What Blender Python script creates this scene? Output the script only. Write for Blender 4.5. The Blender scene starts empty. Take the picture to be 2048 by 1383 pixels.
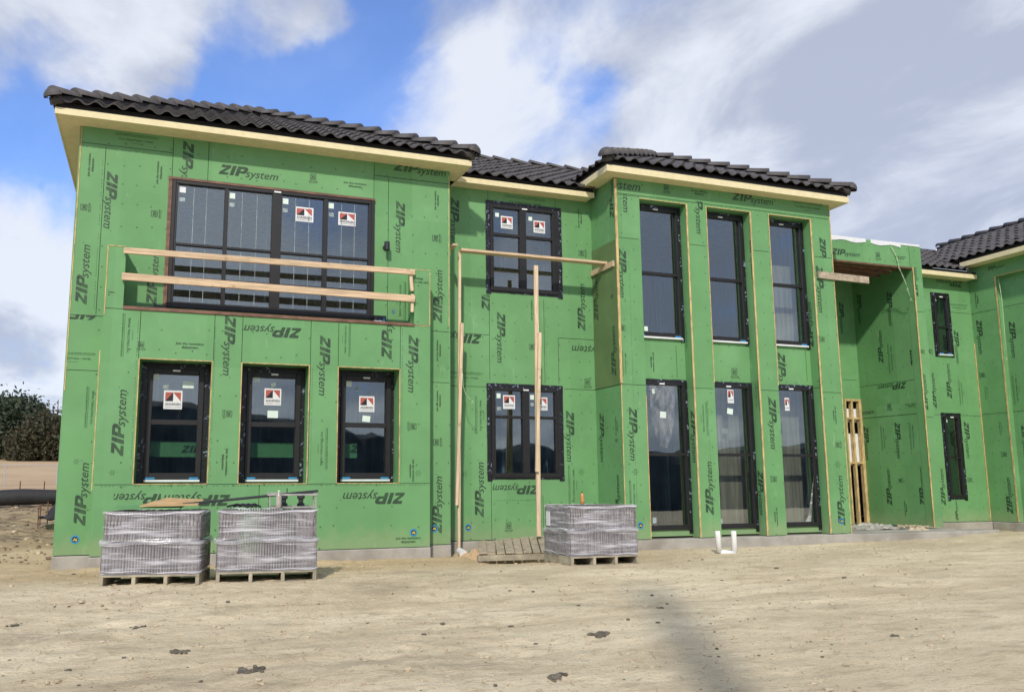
import bpy, math, random
from mathutils import Vector, Matrix
from mathutils import noise as mnoise
random.seed(7)
rad = math.radians
scn = bpy.context.scene
col = scn.collection
# ------------------------------------------------------------------ camera
FPX, CX, CY = 1705.4, 925.1, 707.05          # focal length and principal point, in pixels of a 2048 x 1383 picture
YAW, PITCH, ROLL = rad(19.717), rad(8.530), rad(-.2182)
H = .93                                       # eye above the slab top (z = 0)
fwd = Vector((math.sin(YAW)*math.cos(PITCH), math.cos(YAW)*math.cos(PITCH), math.sin(PITCH)))
rt = Vector((math.cos(YAW), -math.sin(YAW), 0)); up = rt.cross(fwd)
R2 = math.cos(ROLL)*rt + math.sin(ROLL)*up; U2 = -math.sin(ROLL)*rt + math.cos(ROLL)*up
cam = bpy.data.cameras.new('camera'); co = bpy.data.objects.new('camera', cam); col.objects.link(co); scn.camera = co
co.matrix_world = Matrix(((R2.x, U2.x, -fwd.x, 0), (R2.y, U2.y, -fwd.y, 0), (R2.z, U2.z, -fwd.z, H), (0, 0, 0, 1)))
cam.sensor_fit = 'HORIZONTAL'; cam.sensor_width = 36; cam.lens = FPX/2048*36
cam.shift_x = (1024-CX)/2048; cam.shift_y = (CY-691.5)/2048
cam.clip_end = 2000; cam.clip_start = .05
# ------------------------------------------------------------------ sun, sky, exposure
SAZ, SEL = rad(25), rad(37)                    # sunlight travels towards +X+Y
sl = bpy.data.lights.new('sun', 'SUN'); so = bpy.data.objects.new('sun', sl); col.objects.link(so)
so.location = (-20, -30, 30)
sd = Vector((math.sin(SAZ)*math.cos(SEL), math.cos(SAZ)*math.cos(SEL), -math.sin(SEL)))
so.rotation_euler = sd.to_track_quat('-Z', 'Y').to_euler()
sl.energy = 3.1; sl.angle = rad(2.2); sl.color = (1, .93, .82)
scn.view_settings.view_transform = 'Standard'; scn.view_settings.look = 'None'
scn.view_settings.exposure = .08; scn.view_settings.gamma = 1

def rayd(px, py): return (px-CX)/FPX*R2 - (py-CY)/FPX*U2 + fwd
def aty(px, py, Y): d = rayd(px, py); return d*(Y/d.y) + Vector((0, 0, H))
def atx(px, py, X): d = rayd(px, py); return d*(X/d.x) + Vector((0, 0, H))
def atz(px, py, z): d = rayd(px, py); return d*((z-H)/d.z) + Vector((0, 0, H))

wd = bpy.data.worlds.new('World'); scn.world = wd; wd.use_nodes = True
nt = wd.node_tree; nt.nodes.clear()
class NT:
    def __init__(s, nt): s.nt = nt
    def n(s, t, **k):
        nd = s.nt.nodes.new(t)
        for a, b in k.items():
            if a == 'op': nd.operation = b
            else: setattr(nd, a, b)
        return nd
    def link(s, a, b): s.nt.links.new(a, b)
    def put(s, sock, v):
        if v is None: return
        if isinstance(v, bpy.types.NodeSocket): s.link(v, sock)
        else: sock.default_value = v
    def math(s, op, a, b=None, clamp=False):
        nd = s.n('ShaderNodeMath', op=op); nd.use_clamp = clamp
        s.put(nd.inputs[0], a); s.put(nd.inputs[1], b); return nd.outputs[0]
    def vmath(s, op, a, b=None):
        nd = s.n('ShaderNodeVectorMath', op=op); s.put(nd.inputs[0], a); s.put(nd.inputs[1], b)
        return nd.outputs['Value'] if op in ('DOT_PRODUCT', 'LENGTH') else nd.outputs[0]
    def mix(s, f, a, b, bt='MIX'):
        nd = s.n('ShaderNodeMix', data_type='RGBA', blend_type=bt)
        s.put(nd.inputs[0], f); s.put(nd.inputs[6], a); s.put(nd.inputs[7], b); return nd.outputs[2]
    def rng(s, v, a, b, c=0., d=1., smooth=True):
        nd = s.n('ShaderNodeMapRange'); nd.interpolation_type = 'SMOOTHSTEP' if smooth else 'LINEAR'
        s.put(nd.inputs[0], v)
        for i, x in enumerate((a, b, c, d)): nd.inputs[i+1].default_value = x
        return nd.outputs[0]
    def noise(s, vec, scale, detail=4, rough=.5, dist=0.):
        nd = s.n('ShaderNodeTexNoise'); s.put(nd.inputs['Vector'], vec)
        nd.inputs['Scale'].default_value = scale; nd.inputs['Detail'].default_value = detail
        nd.inputs['Roughness'].default_value = rough; nd.inputs['Distortion'].default_value = dist
        return nd.outputs[0]
    def mapping(s, vec, scale=(1, 1, 1), rot=(0, 0, 0), loc=(0, 0, 0)):
        nd = s.n('ShaderNodeMapping'); s.put(nd.inputs[0], vec)
        nd.inputs['Scale'].default_value = scale; nd.inputs['Rotation'].default_value = rot; nd.inputs['Location'].default_value = loc
        return nd.outputs[0]
W = NT(nt)
sky = W.n('ShaderNodeTexSky'); sky.sky_type = 'NISHITA'; sky.sun_disc = False
sky.sun_elevation = SEL; sky.sun_rotation = rad(180)+SAZ; sky.air_density = 1.0; sky.dust_density = .4; sky.ozone_density = 2.5
tc = W.n('ShaderNodeTexCoord'); dirv = tc.outputs['Generated']
sep = W.n('ShaderNodeSeparateXYZ'); W.link(dirv, sep.inputs[0])
zz = W.math('ADD', W.math('MAXIMUM', sep.outputs[2], 0.0), .22)
cmb = W.n('ShaderNodeCombineXYZ'); W.link(W.math('DIVIDE', sep.outputs[0], zz), cmb.inputs[0]); W.link(W.math('DIVIDE', sep.outputs[1], zz), cmb.inputs[1])
cv = cmb.outputs[0]
streak = W.mapping(cv, (1.0, .5, 1), (0, 0, rad(-28)), (3.1, 1.7, 0))
n1 = W.noise(streak, 1.5, 7, .55, .35)
n2 = W.noise(W.mapping(cv, (1, .8, 1), (0, 0, rad(-20)), (7, 2, 0)), 3.2, 6, .58, .3)
m = W.math('ADD', W.math('MULTIPLY', n1, .75), W.math('MULTIPLY', n2, .25))
# where the openings of blue lie (fixed directions in the sky)
wn = W.n('ShaderNodeTexNoise'); W.link(dirv, wn.inputs['Vector']); wn.inputs['Scale'].default_value = 5.5; wn.inputs['Detail'].default_value = 5; wn.inputs['Roughness'].default_value = .6
wsc = W.n('ShaderNodeVectorMath', op='MULTIPLY'); W.link(W.vmath('SUBTRACT', wn.outputs['Color'], (.5, .5, .5)), wsc.inputs[0]); wsc.inputs[1].default_value = (.20, .20, .20)
wdir = W.vmath('NORMALIZE', W.vmath('ADD', dirv, wsc.outputs[0]))
def blob(px, py, rdeg, amp, d=None):
    d = rayd(px, py).normalized() if d is None else Vector(d).normalized()
    dt = W.vmath('DOT_PRODUCT', wdir, tuple(d))
    return W.math('MULTIPLY', W.rng(dt, math.cos(rad(rdeg)), 1.0), amp)
bias = None
for b in ((480, 150, 5.5, -.27), (360, 190, 3.5, -.12), (680, 235, 5.5, -.28), (590, 200, 3.5, -.12), (860, 210, 3, -.10), (70, 200, 5, -.22), (30, 320, 6, -.26), (770, 60, 5, -.18), (1180, 190, 3.5, -.14), (1130, 120, 3, -.10), (1400, 20, 3.5, -.08),
          (160, 60, 8, .15), (330, 20, 6, .14), (560, 40, 4.5, .14), (880, 60, 4, .08), (640, 100, 3.5, .10), (970, 210, 5, .10), (1010, 20, 6, .08), (1600, 150, 17, .20), (60, 520, 6, .24), (60, 700, 7, .22), (1950, 300, 12, .12), (1290, 240, 4, .12),
          (0, 0, 55, .26, (.2, -1, .15)), (0, 0, 12, -.16, (.30, -1, .34)), (0, 0, 14, -.14, (.85, -1, .42))):
    v = blob(*b); bias = v if bias is None else W.math('ADD', bias, v)
n3 = W.noise(W.mapping(cv, (1.15, .75, 1), (0, 0, rad(-35)), (2, 5, 0)), 3.0, 9, .60, .5)
cl = W.rng(W.math('ADD', W.math('ADD', m, bias), W.math('MULTIPLY', W.math('SUBTRACT', n3, .5), .80)), .20, .68)
shade = W.noise(W.mapping(cv, (1, .6, 1), (0, 0, rad(-25)), (1, 9, 0)), 1.9, 6, .55, .4)
shade2 = W.math('ADD', shade, W.math('ADD', blob(1000, 190, 7, .12), W.math('ADD', blob(1900, 120, 16, -.05), W.math('ADD', blob(50, 470, 5, .2), W.math('ADD', blob(1560, 40, 10, -.08), W.math('ADD', blob(0, 0, 16, .30, (.02, -1, .30)), blob(0, 0, 30, -.15, (.6, -1, .5))))))))
CS = 7.6
shade2 = W.math('ADD', shade2, W.math('MULTIPLY', W.math('SUBTRACT', n3, .5), .7))
ccol = W.mix(W.rng(shade2, .34, .66), (.56*CS, .61*CS, .74*CS, 1), (.96*CS, 1.0*CS, 1.08*CS, 1))
skyc = W.mix(1.0, sky.outputs[0], (.95, 1.32, 1.95, 1), 'MULTIPLY')
mixc = W.mix(W.math('ADD', W.math('MULTIPLY', cl, .80), .13), skyc, ccol)
bg = W.n('ShaderNodeBackground'); W.link(mixc, bg.inputs[0]); bg.inputs[1].default_value = .11
wo = W.n('ShaderNodeOutputWorld'); W.link(bg.outputs[0], wo.inputs[0])

# ------------------------------------------------------------------ materials
def mat(name, color, rough=.7, vary=.12, nscale=6, bump=0., bscale=40, metal=0., spec=.5, stretch=(1, 1, 1), color2=None, detail=5, n2=None, coat=0):
    m = bpy.data.materials.new(name); m.use_nodes = True; t = m.node_tree; N = NT(t)
    b = t.nodes['Principled BSDF']
    tcn = N.n('ShaderNodeTexCoord'); v = N.mapping(tcn.outputs['Object'], stretch)
    a = N.noise(v, nscale, detail, .6)
    f = N.rng(a, .3, .7)
    c1 = tuple(x*(1-vary) for x in color)+(1,)
    c2 = (tuple(color2) if color2 else tuple(min(1, x*(1+vary)) for x in color))+(1,)
    cc = N.mix(f, c1, c2)
    if n2:                                     # coarse second stain: (scale, lo, hi, colour, strength)
        g = N.rng(N.noise(tcn.outputs['Object'], n2[0], 4, .6), n2[1], n2[2])
        cc = N.mix(N.math('MULTIPLY', g, n2[4]), cc, tuple(n2[3])+(1,))
    N.link(cc, b.inputs['Base Color'])
    b.inputs['Roughness'].default_value = rough; b.inputs['Metallic'].default_value = metal
    b.inputs['Specular IOR Level'].default_value = spec
    b.inputs['Coat Weight'].default_value = coat
    if bump:
        bp = N.n('ShaderNodeBump'); bp.inputs['Strength'].default_value = bump; bp.inputs['Distance'].default_value = .01
        N.link(N.noise(v, bscale, 4, .6), bp.inputs['Height']); N.link(bp.outputs[0], b.inputs['Normal'])
    return m
M = {}
M['green'] = mat('green_sheathing', (.142, .325, .130), .62, .07, 1.3, .25, 120, n2=(.9, .5, .75, (.19, .41, .19), .45), spec=.35)
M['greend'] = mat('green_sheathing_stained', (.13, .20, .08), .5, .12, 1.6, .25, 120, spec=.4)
M['ink'] = mat('dark_print', (.028, .062, .032), .6, .45, 55)
M['ink2'] = mat('faint_print', (.040, .115, .048), .6, .2, 30)
M['seam'] = mat('panel_gap', (.010, .025, .011), .8, .3, 20)
M['nail'] = mat('nail_head', (.045, .13, .055), .6, .3, 20)
M['osb'] = mat('raw_board_edge', (.52, .38, .17), .8, .3, 25, stretch=(1, 1, .3))
M['trim'] = mat('cream_trim', (.72, .63, .38), .7, .06, 9, .1, 60)
M['concrete'] = mat('concrete', (.36, .34, .30), .9, .15, 3, .5, 30, n2=(1.4, .45, .7, (.24, .215, .18), .7))
M['tile'] = mat('roof_tile', (.070, .062, .060), .62, .3, 5, .35, 90, spec=.55)
M['tiledk'] = mat('roof_underlay', (.015, .014, .014), .8, .2, 5)
M['frame'] = mat('dark_window_frame', (.012, .011, .012), .5, .15, 10)
M['fin'] = mat('red_brown_nailing_fin', (.17, .085, .055), .6, .35, 7, stretch=(1, 1, 3))
M['white'] = mat('white_plastic', (.72, .74, .74), .5, .06, 8)
M['paper'] = mat('pale_paper', (.68, .80, .72), .6, .05, 8)
M['paper2'] = mat('translucent_label', (.30, .37, .38), .6, .4, 18)
M['red'] = mat('label_red', (.42, .09, .07), .5, .05, 8)
M['black'] = mat('label_black', (.012, .012, .016), .5, .1, 8)
M['bluep'] = mat('blue_plastic', (.03, .25, .50), .5, .1, 8)
M['yellow'] = mat('yellow_print', (.65, .5, .08), .5, .1, 8)
M['lumber'] = mat('lumber', (.60, .44, .28), .75, .22, 5, .3, 60, stretch=(.6, 6, 8), n2=(5, .62, .72, (.30, .17, .08), .6))
M['lumberv'] = mat('lumber_upright', (.66, .51, .34), .75, .2, 5, .3, 60, stretch=(8, 8, .6), n2=(5, .62, .72, (.30, .17, .08), .6))
M['oldwood'] = mat('weathered_wood', (.40, .33, .24), .85, .3, 4, .5, 60, stretch=(3, 3, 3), n2=(3, .5, .7, (.12, .09, .06), .5))
M['palletw'] = mat('pallet_wood', (.36, .32, .235), .85, .3, 5, .4, 50)
M['stack'] = mat('stacked_tile', (.17, .15, .15), .6, .5, 14)
M['cap'] = mat('cardboard', (.50, .33, .16), .8, .12, 8)
M['metald'] = mat('dark_metal', (.05, .055, .06), .4, .15, 10, metal=.4)
M['metal'] = mat('galvanised_metal', (.42, .41, .38), .45, .2, 10, metal=.5)
M['pvc'] = mat('white_pvc', (.80, .80, .78), .35, .03, 8)
M['rope'] = mat('pale_green_string', (.42, .55, .36), .8, .2, 30)
M['drywall'] = mat('interior_wall', (.22, .29, .38), .8, .3, 4, stretch=(3, 3, .2))
M['intfloor'] = mat('interior_floor', (.22, .17, .12), .8, .2, 4)
M['tan'] = mat('interior_board', (.42, .31, .22), .8, .3, 4, stretch=(4, 4, .2))
M['tarp'] = mat('dark_tarp', (.02, .02, .022), .75, .3, 6, .6, 12)
M['dirtyplastic'] = mat('dirty_plastic', (.40, .38, .34), .4, .35, 9, .8, 20)
M['rust'] = mat('rusty_steel', (.16, .07, .04), .8, .3, 20)
M['galv'] = mat('fence_steel', (.38, .38, .38), .5, .1, 10)
M['bark'] = mat('bark', (.10, .075, .055), .9, .3, 8)
M['leafa'] = mat('dark_evergreen_leaf', (.026, .042, .018), .7, .45, 1.2)
M['leafb'] = mat('olive_evergreen_leaf', (.042, .044, .018), .7, .45, 1.2)
M['leafc'] = mat('brown_evergreen_leaf', (.050, .038, .018), .7, .4, 1.2)
M['hay'] = mat('dry_grass_field', (.44, .31, .18), .95, .12, .3)
M['bottle'] = mat('clear_plastic_bottle', (.38, .35, .30), .2, .1, 10)
M['orange'] = mat('orange_liquid', (.50, .24, .08), .3, .1, 10)
M['dirt'] = mat('dirt_clod', (.46, .385, .27), .95, .25, 14, .5, 60)
M['darkclod'] = mat('dark_clod', (.12, .105, .08), .95, .35, 14, .5, 60)

def sheathing_extra(m):
    t = m.node_tree; N = NT(t); b = t.nodes['Principled BSDF']; lk = b.inputs['Base Color'].links[0].from_socket
    tcn = N.n('ShaderNodeTexCoord'); sp = N.n('ShaderNodeSeparateXYZ'); N.link(tcn.outputs['Object'], sp.inputs[0])
    c = N.n('ShaderNodeCombineXYZ'); N.link(N.math('FLOOR', N.math('DIVIDE', N.math('ADD', sp.outputs[0], .02), .61)), c.inputs[0]); N.link(N.math('FLOOR', N.math('DIVIDE', sp.outputs[2], 2.51)), c.inputs[1]); N.link(N.math('FLOOR', N.math('MULTIPLY', sp.outputs[1], 1.6)), c.inputs[2])
    w = N.n('ShaderNodeTexWhiteNoise'); N.link(c.outputs[0], w.inputs[0])
    col_ = N.mix(1.0, lk, N.mix(w.outputs[0], (.90, .93, .90, 1), (1.06, 1.03, 1.06, 1)), 'MULTIPLY')
    n = N.noise(tcn.outputs['Object'], 5, 6, .65)
    d = N.math('MULTIPLY', N.rng(N.math('SUBTRACT', sp.outputs[2], N.math('MULTIPLY', n, .7)), -.34, .02, 1, 0), .30)
    col_ = N.mix(d, col_, (.38, .36, .22, 1))
    sc = N.noise(N.mapping(tcn.outputs['Object'], (2.5, 2.5, .7)), 3.0, 8, .72); col_ = N.mix(N.math('MULTIPLY', N.rng(sc, .60, .72), .28), col_, (.42, .55, .38, 1))
    N.link(col_, b.inputs['Base Color'])
sheathing_extra(M['green'])
def tape_mat():
    m = bpy.data.materials.new('flashing_tape'); m.use_nodes = True; t = m.node_tree; N = NT(t); b = t.nodes['Principled BSDF']
    tcn = N.n('ShaderNodeTexCoord')
    a = N.noise(N.mapping(tcn.outputs['Object'], (1, 1, 1)), 22, 3, .6)
    g = N.noise(tcn.outputs['Object'], 4.2, 2, .5)
    f = N.math('MULTIPLY', N.rng(a, .57, .62), N.rng(g, .48, .54))
    N.link(N.mix(f, (.010, .010, .014, 1), (.20, .24, .33, 1)), b.inputs['Base Color'])
    b.inputs['Roughness'].default_value = .38
    bp = N.n('ShaderNodeBump'); bp.inputs['Strength'].default_value = .6; bp.inputs['Distance'].default_value = .01
    N.link(N.noise(tcn.outputs['Object'], 14, 3, .5), bp.inputs['Height']); N.link(bp.outputs[0], b.inputs['Normal'])
    return m
M['tape'] = tape_mat()
def glass_mat(name, tint, fac, wav=.0015):
    m = bpy.data.materials.new(name); m.use_nodes = True; t = m.node_tree; t.nodes.clear(); N = NT(t)
    tr = N.n('ShaderNodeBsdfTransparent'); tr.inputs[0].default_value = tint+(1,)
    gl = N.n('ShaderNodeBsdfGlossy'); gl.inputs[0].default_value = (.92, .95, .96, 1); gl.inputs['Roughness'].default_value = .015
    tcn = N.n('ShaderNodeTexCoord')
    bp = N.n('ShaderNodeBump'); bp.inputs['Strength'].default_value = .12; bp.inputs['Distance'].default_value = wav*2
    N.link(N.noise(tcn.outputs['Object'], 1.7, 2, .5), bp.inputs['Height']); N.link(bp.outputs[0], gl.inputs['Normal'])
    lw = N.n('ShaderNodeLayerWeight'); lw.inputs[0].default_value = .25
    # thin film strips left on the pane: faint vertical lines
    f = N.math('ADD', fac, N.math('MULTIPLY', lw.outputs['Fresnel'], .8), True)
    mx = N.n('ShaderNodeMixShader'); N.link(f, mx.inputs[0]); N.link(tr.outputs[0], mx.inputs[1]); N.link(gl.outputs[0], mx.inputs[2])
    o = N.n('ShaderNodeOutputMaterial'); N.link(mx.outputs[0], o.inputs[0]); return m
M['glass'] = glass_mat('window_glass', (.80, .88, .90), .13)
def film_mat(name, colr, lo, hi, scale, stretch, rough=.25, r0=.32, r1=.72):
    m = bpy.data.materials.new(name); m.use_nodes = True; t = m.node_tree; N = NT(t); b = t.nodes['Principled BSDF']
    tcn = N.n('ShaderNodeTexCoord'); v = N.mapping(tcn.outputs['Object'], stretch)
    a = N.noise(v, scale, 6, .65, .3)
    b.inputs['Base Color'].default_value = colr+(1,); b.inputs['Roughness'].default_value = rough
    N.link(N.rng(a, r0, r1, lo, hi), b.inputs['Alpha'])
    bp = N.n('ShaderNodeBump'); bp.inputs['Strength'].default_value = .5; bp.inputs['Distance'].default_value = .012
    N.link(a, bp.inputs['Height']); N.link(bp.outputs[0], b.inputs['Normal']); return m
M['wrap'] = film_mat('stretch_wrap', (.80, .79, .84), .16, .80, 2.4, (.5, .5, 8), .14, .44, .74)
M['wrap2'] = film_mat('dusty_clear_film', (.55, .56, .57), .02, .30, 9, (1, 1, .5))

# ------------------------------------------------------------------ mesh helpers
class MB:
    def __init__(s): s.v = []; s.f = []; s.m = []
    def poly(s, pts, m=0):
        i = len(s.v); s.v += [tuple(p) for p in pts]; s.f.append(tuple(range(i, i+len(pts)))); s.m.append(m)
    def hexa(s, c, m=0):                        # 8 corners: bottom 4, top 4
        i = len(s.v); s.v += [tuple(p) for p in c]
        for q in ((0, 3, 2, 1), (4, 5, 6, 7), (0, 1, 5, 4), (1, 2, 6, 5), (2, 3, 7, 6), (3, 0, 4, 7)): s.f.append(tuple(i+k for k in q)); s.m.append(m)
    def box(s, a, b, m=0):
        x0, x1 = sorted((a[0], b[0])); y0, y1 = sorted((a[1], b[1])); z0, z1 = sorted((a[2], b[2]))
        s.hexa([(x0, y0, z0), (x1, y0, z0), (x1, y1, z0), (x0, y1, z0), (x0, y0, z1), (x1, y0, z1), (x1, y1, z1), (x0, y1, z1)], m)
    def beam(s, p, q, w, h, side=None, m=0):    # w along side, h perpendicular
        p = Vector(p); q = Vector(q); d = (q-p).normalized()
        sd_ = Vector(side) if side else (d.cross(Vector((0, 0, 1))) if abs(d.z) < .9 else Vector((1, 0, 0)))
        sd_ = (sd_ - d*sd_.dot(d)).normalized(); u = d.cross(sd_)
        a = sd_*w/2; b = u*h/2
        s.hexa([p-a-b, p+a-b, p+a+b, p-a+b, q-a-b, q+a-b, q+a+b, q-a+b], m)
    def tube(s, pts, r, n=8, m=0, cap=True):
        pts = [Vector(p) for p in pts]; rs = r if isinstance(r, (list, tuple)) else [r]*len(pts)
        i0 = len(s.v); ref = None
        for k, p in enumerate(pts):
            d = (pts[min(k+1, len(pts)-1)]-pts[max(k-1, 0)]).normalized()
            if ref is None: ref = d.orthogonal().normalized()
            a = (ref-d*ref.dot(d)).normalized(); ref = a; b = d.cross(a)
            for j in range(n):
                t = 2*math.pi*j/n; s.v.append(tuple(p+(a*math.cos(t)+b*math.sin(t))*rs[k]))
        for k in range(len(pts)-1):
            for j in range(n):
                s.f.append((i0+k*n+j, i0+k*n+(j+1) % n, i0+(k+1)*n+(j+1) % n, i0+(k+1)*n+j)); s.m.append(m)
        if cap:
            s.f.append(tuple(i0+j for j in range(n))[::-1]); s.m.append(m)
            s.f.append(tuple(i0+(len(pts)-1)*n+j for j in range(n))); s.m.append(m)
    def build(s, name, mats, parent=None, smooth=False, local=False):
        me = bpy.data.meshes.new(name); me.from_pydata(s.v, [], s.f)
        for k in (mats if isinstance(mats, (list, tuple)) else [mats]): me.materials.append(M[k])
        me.polygons.foreach_set('material_index', s.m)
        if smooth: me.polygons.foreach_set('use_smooth', [True]*len(s.f))
        me.update()
        o = bpy.data.objects.new(name, me); col.objects.link(o)
        if parent is not None:
            o.parent = parent
            if parent.type == 'EMPTY' and not local: o.matrix_parent_inverse = Matrix.Translation(-Vector(parent.location))
        return o
def _each(s, name, mats, parent=None, bv=0, **k):
    done = []
    # split into the connected pieces (each piece's vertices are contiguous)
    groups = []
    for f, m in zip(s.f, s.m):
        lo, hi = min(f), max(f)
        for g in groups:
            if not (hi < g[0] or lo > g[1]): g[0] = min(lo, g[0]); g[1] = max(hi, g[1]); g[2].append((f, m)); break
        else: groups.append([lo, hi, [(f, m)]])
    for lo, hi, fs in groups:
        c = MB(); c.v = s.v[lo:hi+1]; c.f = [tuple(i-lo for i in f) for f, _ in fs]; c.m = [m for _, m in fs]
        o = c.build(name, mats, parent, **k); done.append(o)
        if bv: bevel(o, bv)
    return done
MB.each = _each
def tag(o, label=None, cat=None, group=None, kind=None):
    for k, v in (('label', label), ('category', cat), ('group', group), ('kind', kind)):
        if v: o[k] = v
    return o
def thing(name, loc, label, cat, group=None, rz=0):
    o = bpy.data.objects.new(name, None); col.objects.link(o); o.location = loc; o.rotation_euler.z = rz
    o.empty_display_size = .2
    return tag(o, label, cat, group)
def bevel(o, w=.004, seg=1):
    b = o.modifiers.new('bevel', 'BEVEL'); b.width = w; b.segments = seg; b.limit_method = 'ANGLE'; return o

# wall planes.  kind 'F': u = X, w = depth to +Y.   kind 'S' (faces -X): u = -Y, w = depth to +X
class Plane:
    def __init__(s, kind, c): s.kind = kind; s.c = c; s.cells = []
    def pt(s, u, v, w=0.):
        return (u, s.c+w, v) if s.kind == 'F' else (s.c+w, -u, v)
    def uv(s, px, py):
        if s.kind == 'F': p = aty(px, py, s.c); return p.x, p.z
        p = atx(px, py, s.c); return -p.y, p.z
def wall(pl, rect, holes, th, parent, mats=('green', 'drywall'), name='wall'):
    us = sorted({rect[0], rect[2]} | {min(max(h[i], rect[0]), rect[2]) for h in holes for i in (0, 2)})
    vs = sorted({rect[1], rect[3]} | {min(max(h[i], rect[1]), rect[3]) for h in holes for i in (1, 3)})
    def filled(i, j):
        if i < 0 or j < 0 or i >= len(us)-1 or j >= len(vs)-1: return False
        cu = (us[i]+us[i+1])/2; cv_ = (vs[j]+vs[j+1])/2
        return not any(h[0] < cu < h[2] and h[1] < cv_ < h[3] for h in holes)
    b = MB(); P = pl.pt
    for i in range(len(us)-1):
        for j in range(len(vs)-1):
            if not filled(i, j): continue
            a, c, d, e = us[i], vs[j], us[i+1], vs[j+1]
            pl.cells.append((a, c, d, e))
            b.poly([P(a, c), P(d, c), P(d, e), P(a, e)], 0)
            b.poly([P(a, c, th), P(a, e, th), P(d, e, th), P(d, c, th)], 1)
            if not filled(i-1, j): b.poly([P(a, c), P(a, e), P(a, e, th), P(a, c, th)], 0)
            if not filled(i+1, j): b.poly([P(d, c), P(d, c, th), P(d, e, th), P(d, e)], 0)
            if not filled(i, j-1): b.poly([P(a, c), P(a, c, th), P(d, c, th), P(d, c)], 0)
            if not filled(i, j+1): b.poly([P(a, e), P(d, e), P(d, e, th), P(a, e, th)], 0)
    o = b.build(name, mats, parent); pl.obj = o; return o

# ---- lettering
_tc = {}
def text_polys(body, shear=0., bold=0.):
    k = (body, shear, bold)
    if k in _tc: return _tc[k]
    cu = bpy.data.curves.new('lettering', 'FONT'); cu.body = body; cu.size = 1; cu.shear = shear; cu.offset = bold
    cu.resolution_u = 2; cu.fill_mode = 'FRONT'
    o = bpy.data.objects.new('lettering', cu); col.objects.link(o)
    dg = bpy.context.evaluated_depsgraph_get(); me = bpy.data.meshes.new_from_object(o.evaluated_get(dg))
    ps = [[(me.vertices[i].co.x, me.vertices[i].co.y) for i in p.vertices] for p in me.polygons]
    bpy.data.objects.remove(o); bpy.data.curves.remove(cu); bpy.data.meshes.remove(me)
    xs = [x for p in ps for x, _ in p]; x0, x1 = min(xs), max(xs)
    ps = [[(x-x0, y) for x, y in p] for p in ps]
    _tc[k] = (ps, x1-x0); return _tc[k]
def zip_glyph():
    P = []; sh = .33
    def q(*p): P.append([(x+sh*y, y) for x, y in p])
    q((0, .74), (.86, .74), (.86, 1), (0, 1)); q((0, 0), (.86, 0), (.86, .26), (0, .26))
    q((0, .26), (.38, .26), (.86, .74), (.50, .74))
    q((1.0, 0), (1.36, 0), (1.36, 1), (1.0, 1))
    q((1.5, 0), (1.84, 0), (1.84, 1), (1.5, 1)); q((1.84, .76), (2.25, .76), (2.20, 1), (1.84, 1))
    q((1.84, .30), (2.2, .30), (2.25, .52), (1.84, .52)); q((2.2, .30), (2.40, .36), (2.5, .5), (2.15, .52)); q((2.15, .52), (2.5, .5), (2.52, .78), (2.2, .76)); q((2.2, .76), (2.52, .78), (2.42, .93), (2.2, 1))
    # hatching: the letters are printed as stripes, so thin gaps run across their lower two thirds
    out = []
    for poly in P:
        y = 0.
        while y < 1:
            step = .075 if y < .6 else .4; gap = .022 if y < .6 else 0
            c = clip_poly(poly, (-9, y+gap, 9, min(1.01, y+step)))
            if c: out.append(c)
            y += step
    sy, L = text_polys('system', .30, .006)
    k = 3.15/L
    out += [[(2.52+x*k, y*k*.98) for x, y in p] for p in sy]
    c = [(5.86+.045*math.cos(t*math.pi/3), .62+.045*math.sin(t*math.pi/3)) for t in range(6)]; out.append(c)
    return out, 5.8
def clip_poly(poly, r):
    for ax, lim, sg in ((0, r[0], 1), (0, r[2], -1), (1, r[1], 1), (1, r[3], -1)):
        out = []
        for i in range(len(poly)):
            a, b = poly[i-1], poly[i]; da, db = sg*(a[ax]-lim), sg*(b[ax]-lim)
            if (da < 0) != (db < 0):
                t = da/(da-db); out.append((a[0]+t*(b[0]-a[0]), a[1]+t*(b[1]-a[1])))
            if db >= 0: out.append(b)
        poly = out
        if len(poly) < 3: return None
    return poly
ZG = zip_glyph()
def rectp(x0, y0, x1, y1): return [(x0, y0), (x1, y0), (x1, y1), (x0, y1)]
def fit(body, L, y, x=0., bold=.01, shear=0, kh=1.):
    ps, l = text_polys(body, shear, bold); k = L/l
    return [[(x+a*k, y+b*k*kh) for a, b in p] for p in ps]
def glyph_join():                              # length 1
    return fit('Join the revolution.', 1, 0, bold=.02)+fit('#zipsystem', .56, -.13, .22, .02), 1
def glyph_30():                                # box 1 wide, small lines to the side/below
    g = [rectp(0, 0, 1, .08), rectp(0, .92, 1, 1), rectp(0, .08, .08, .92), rectp(.92, .08, 1, .92)]
    g += fit('30', .68, .2, .16, .03, 0, 1.1)
    return g+fit('YEAR SYSTEM', 1.5, -.36, -.25, .02)+fit('LIMITED WARRANTY', 1.4, -.56, -.2), 1
def glyph_panel():
    return fit('WATER-RESISTIVE & AIR BARRIER PROTECTION', 1, .14)+[rectp(.0, .115, 1, .122)]+fit('7/16" STRUCTURAL 1 PANEL', .82, .0, .09, .02)+fit('RATED SHEATHING', .22, -.07, .39), 1
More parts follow.
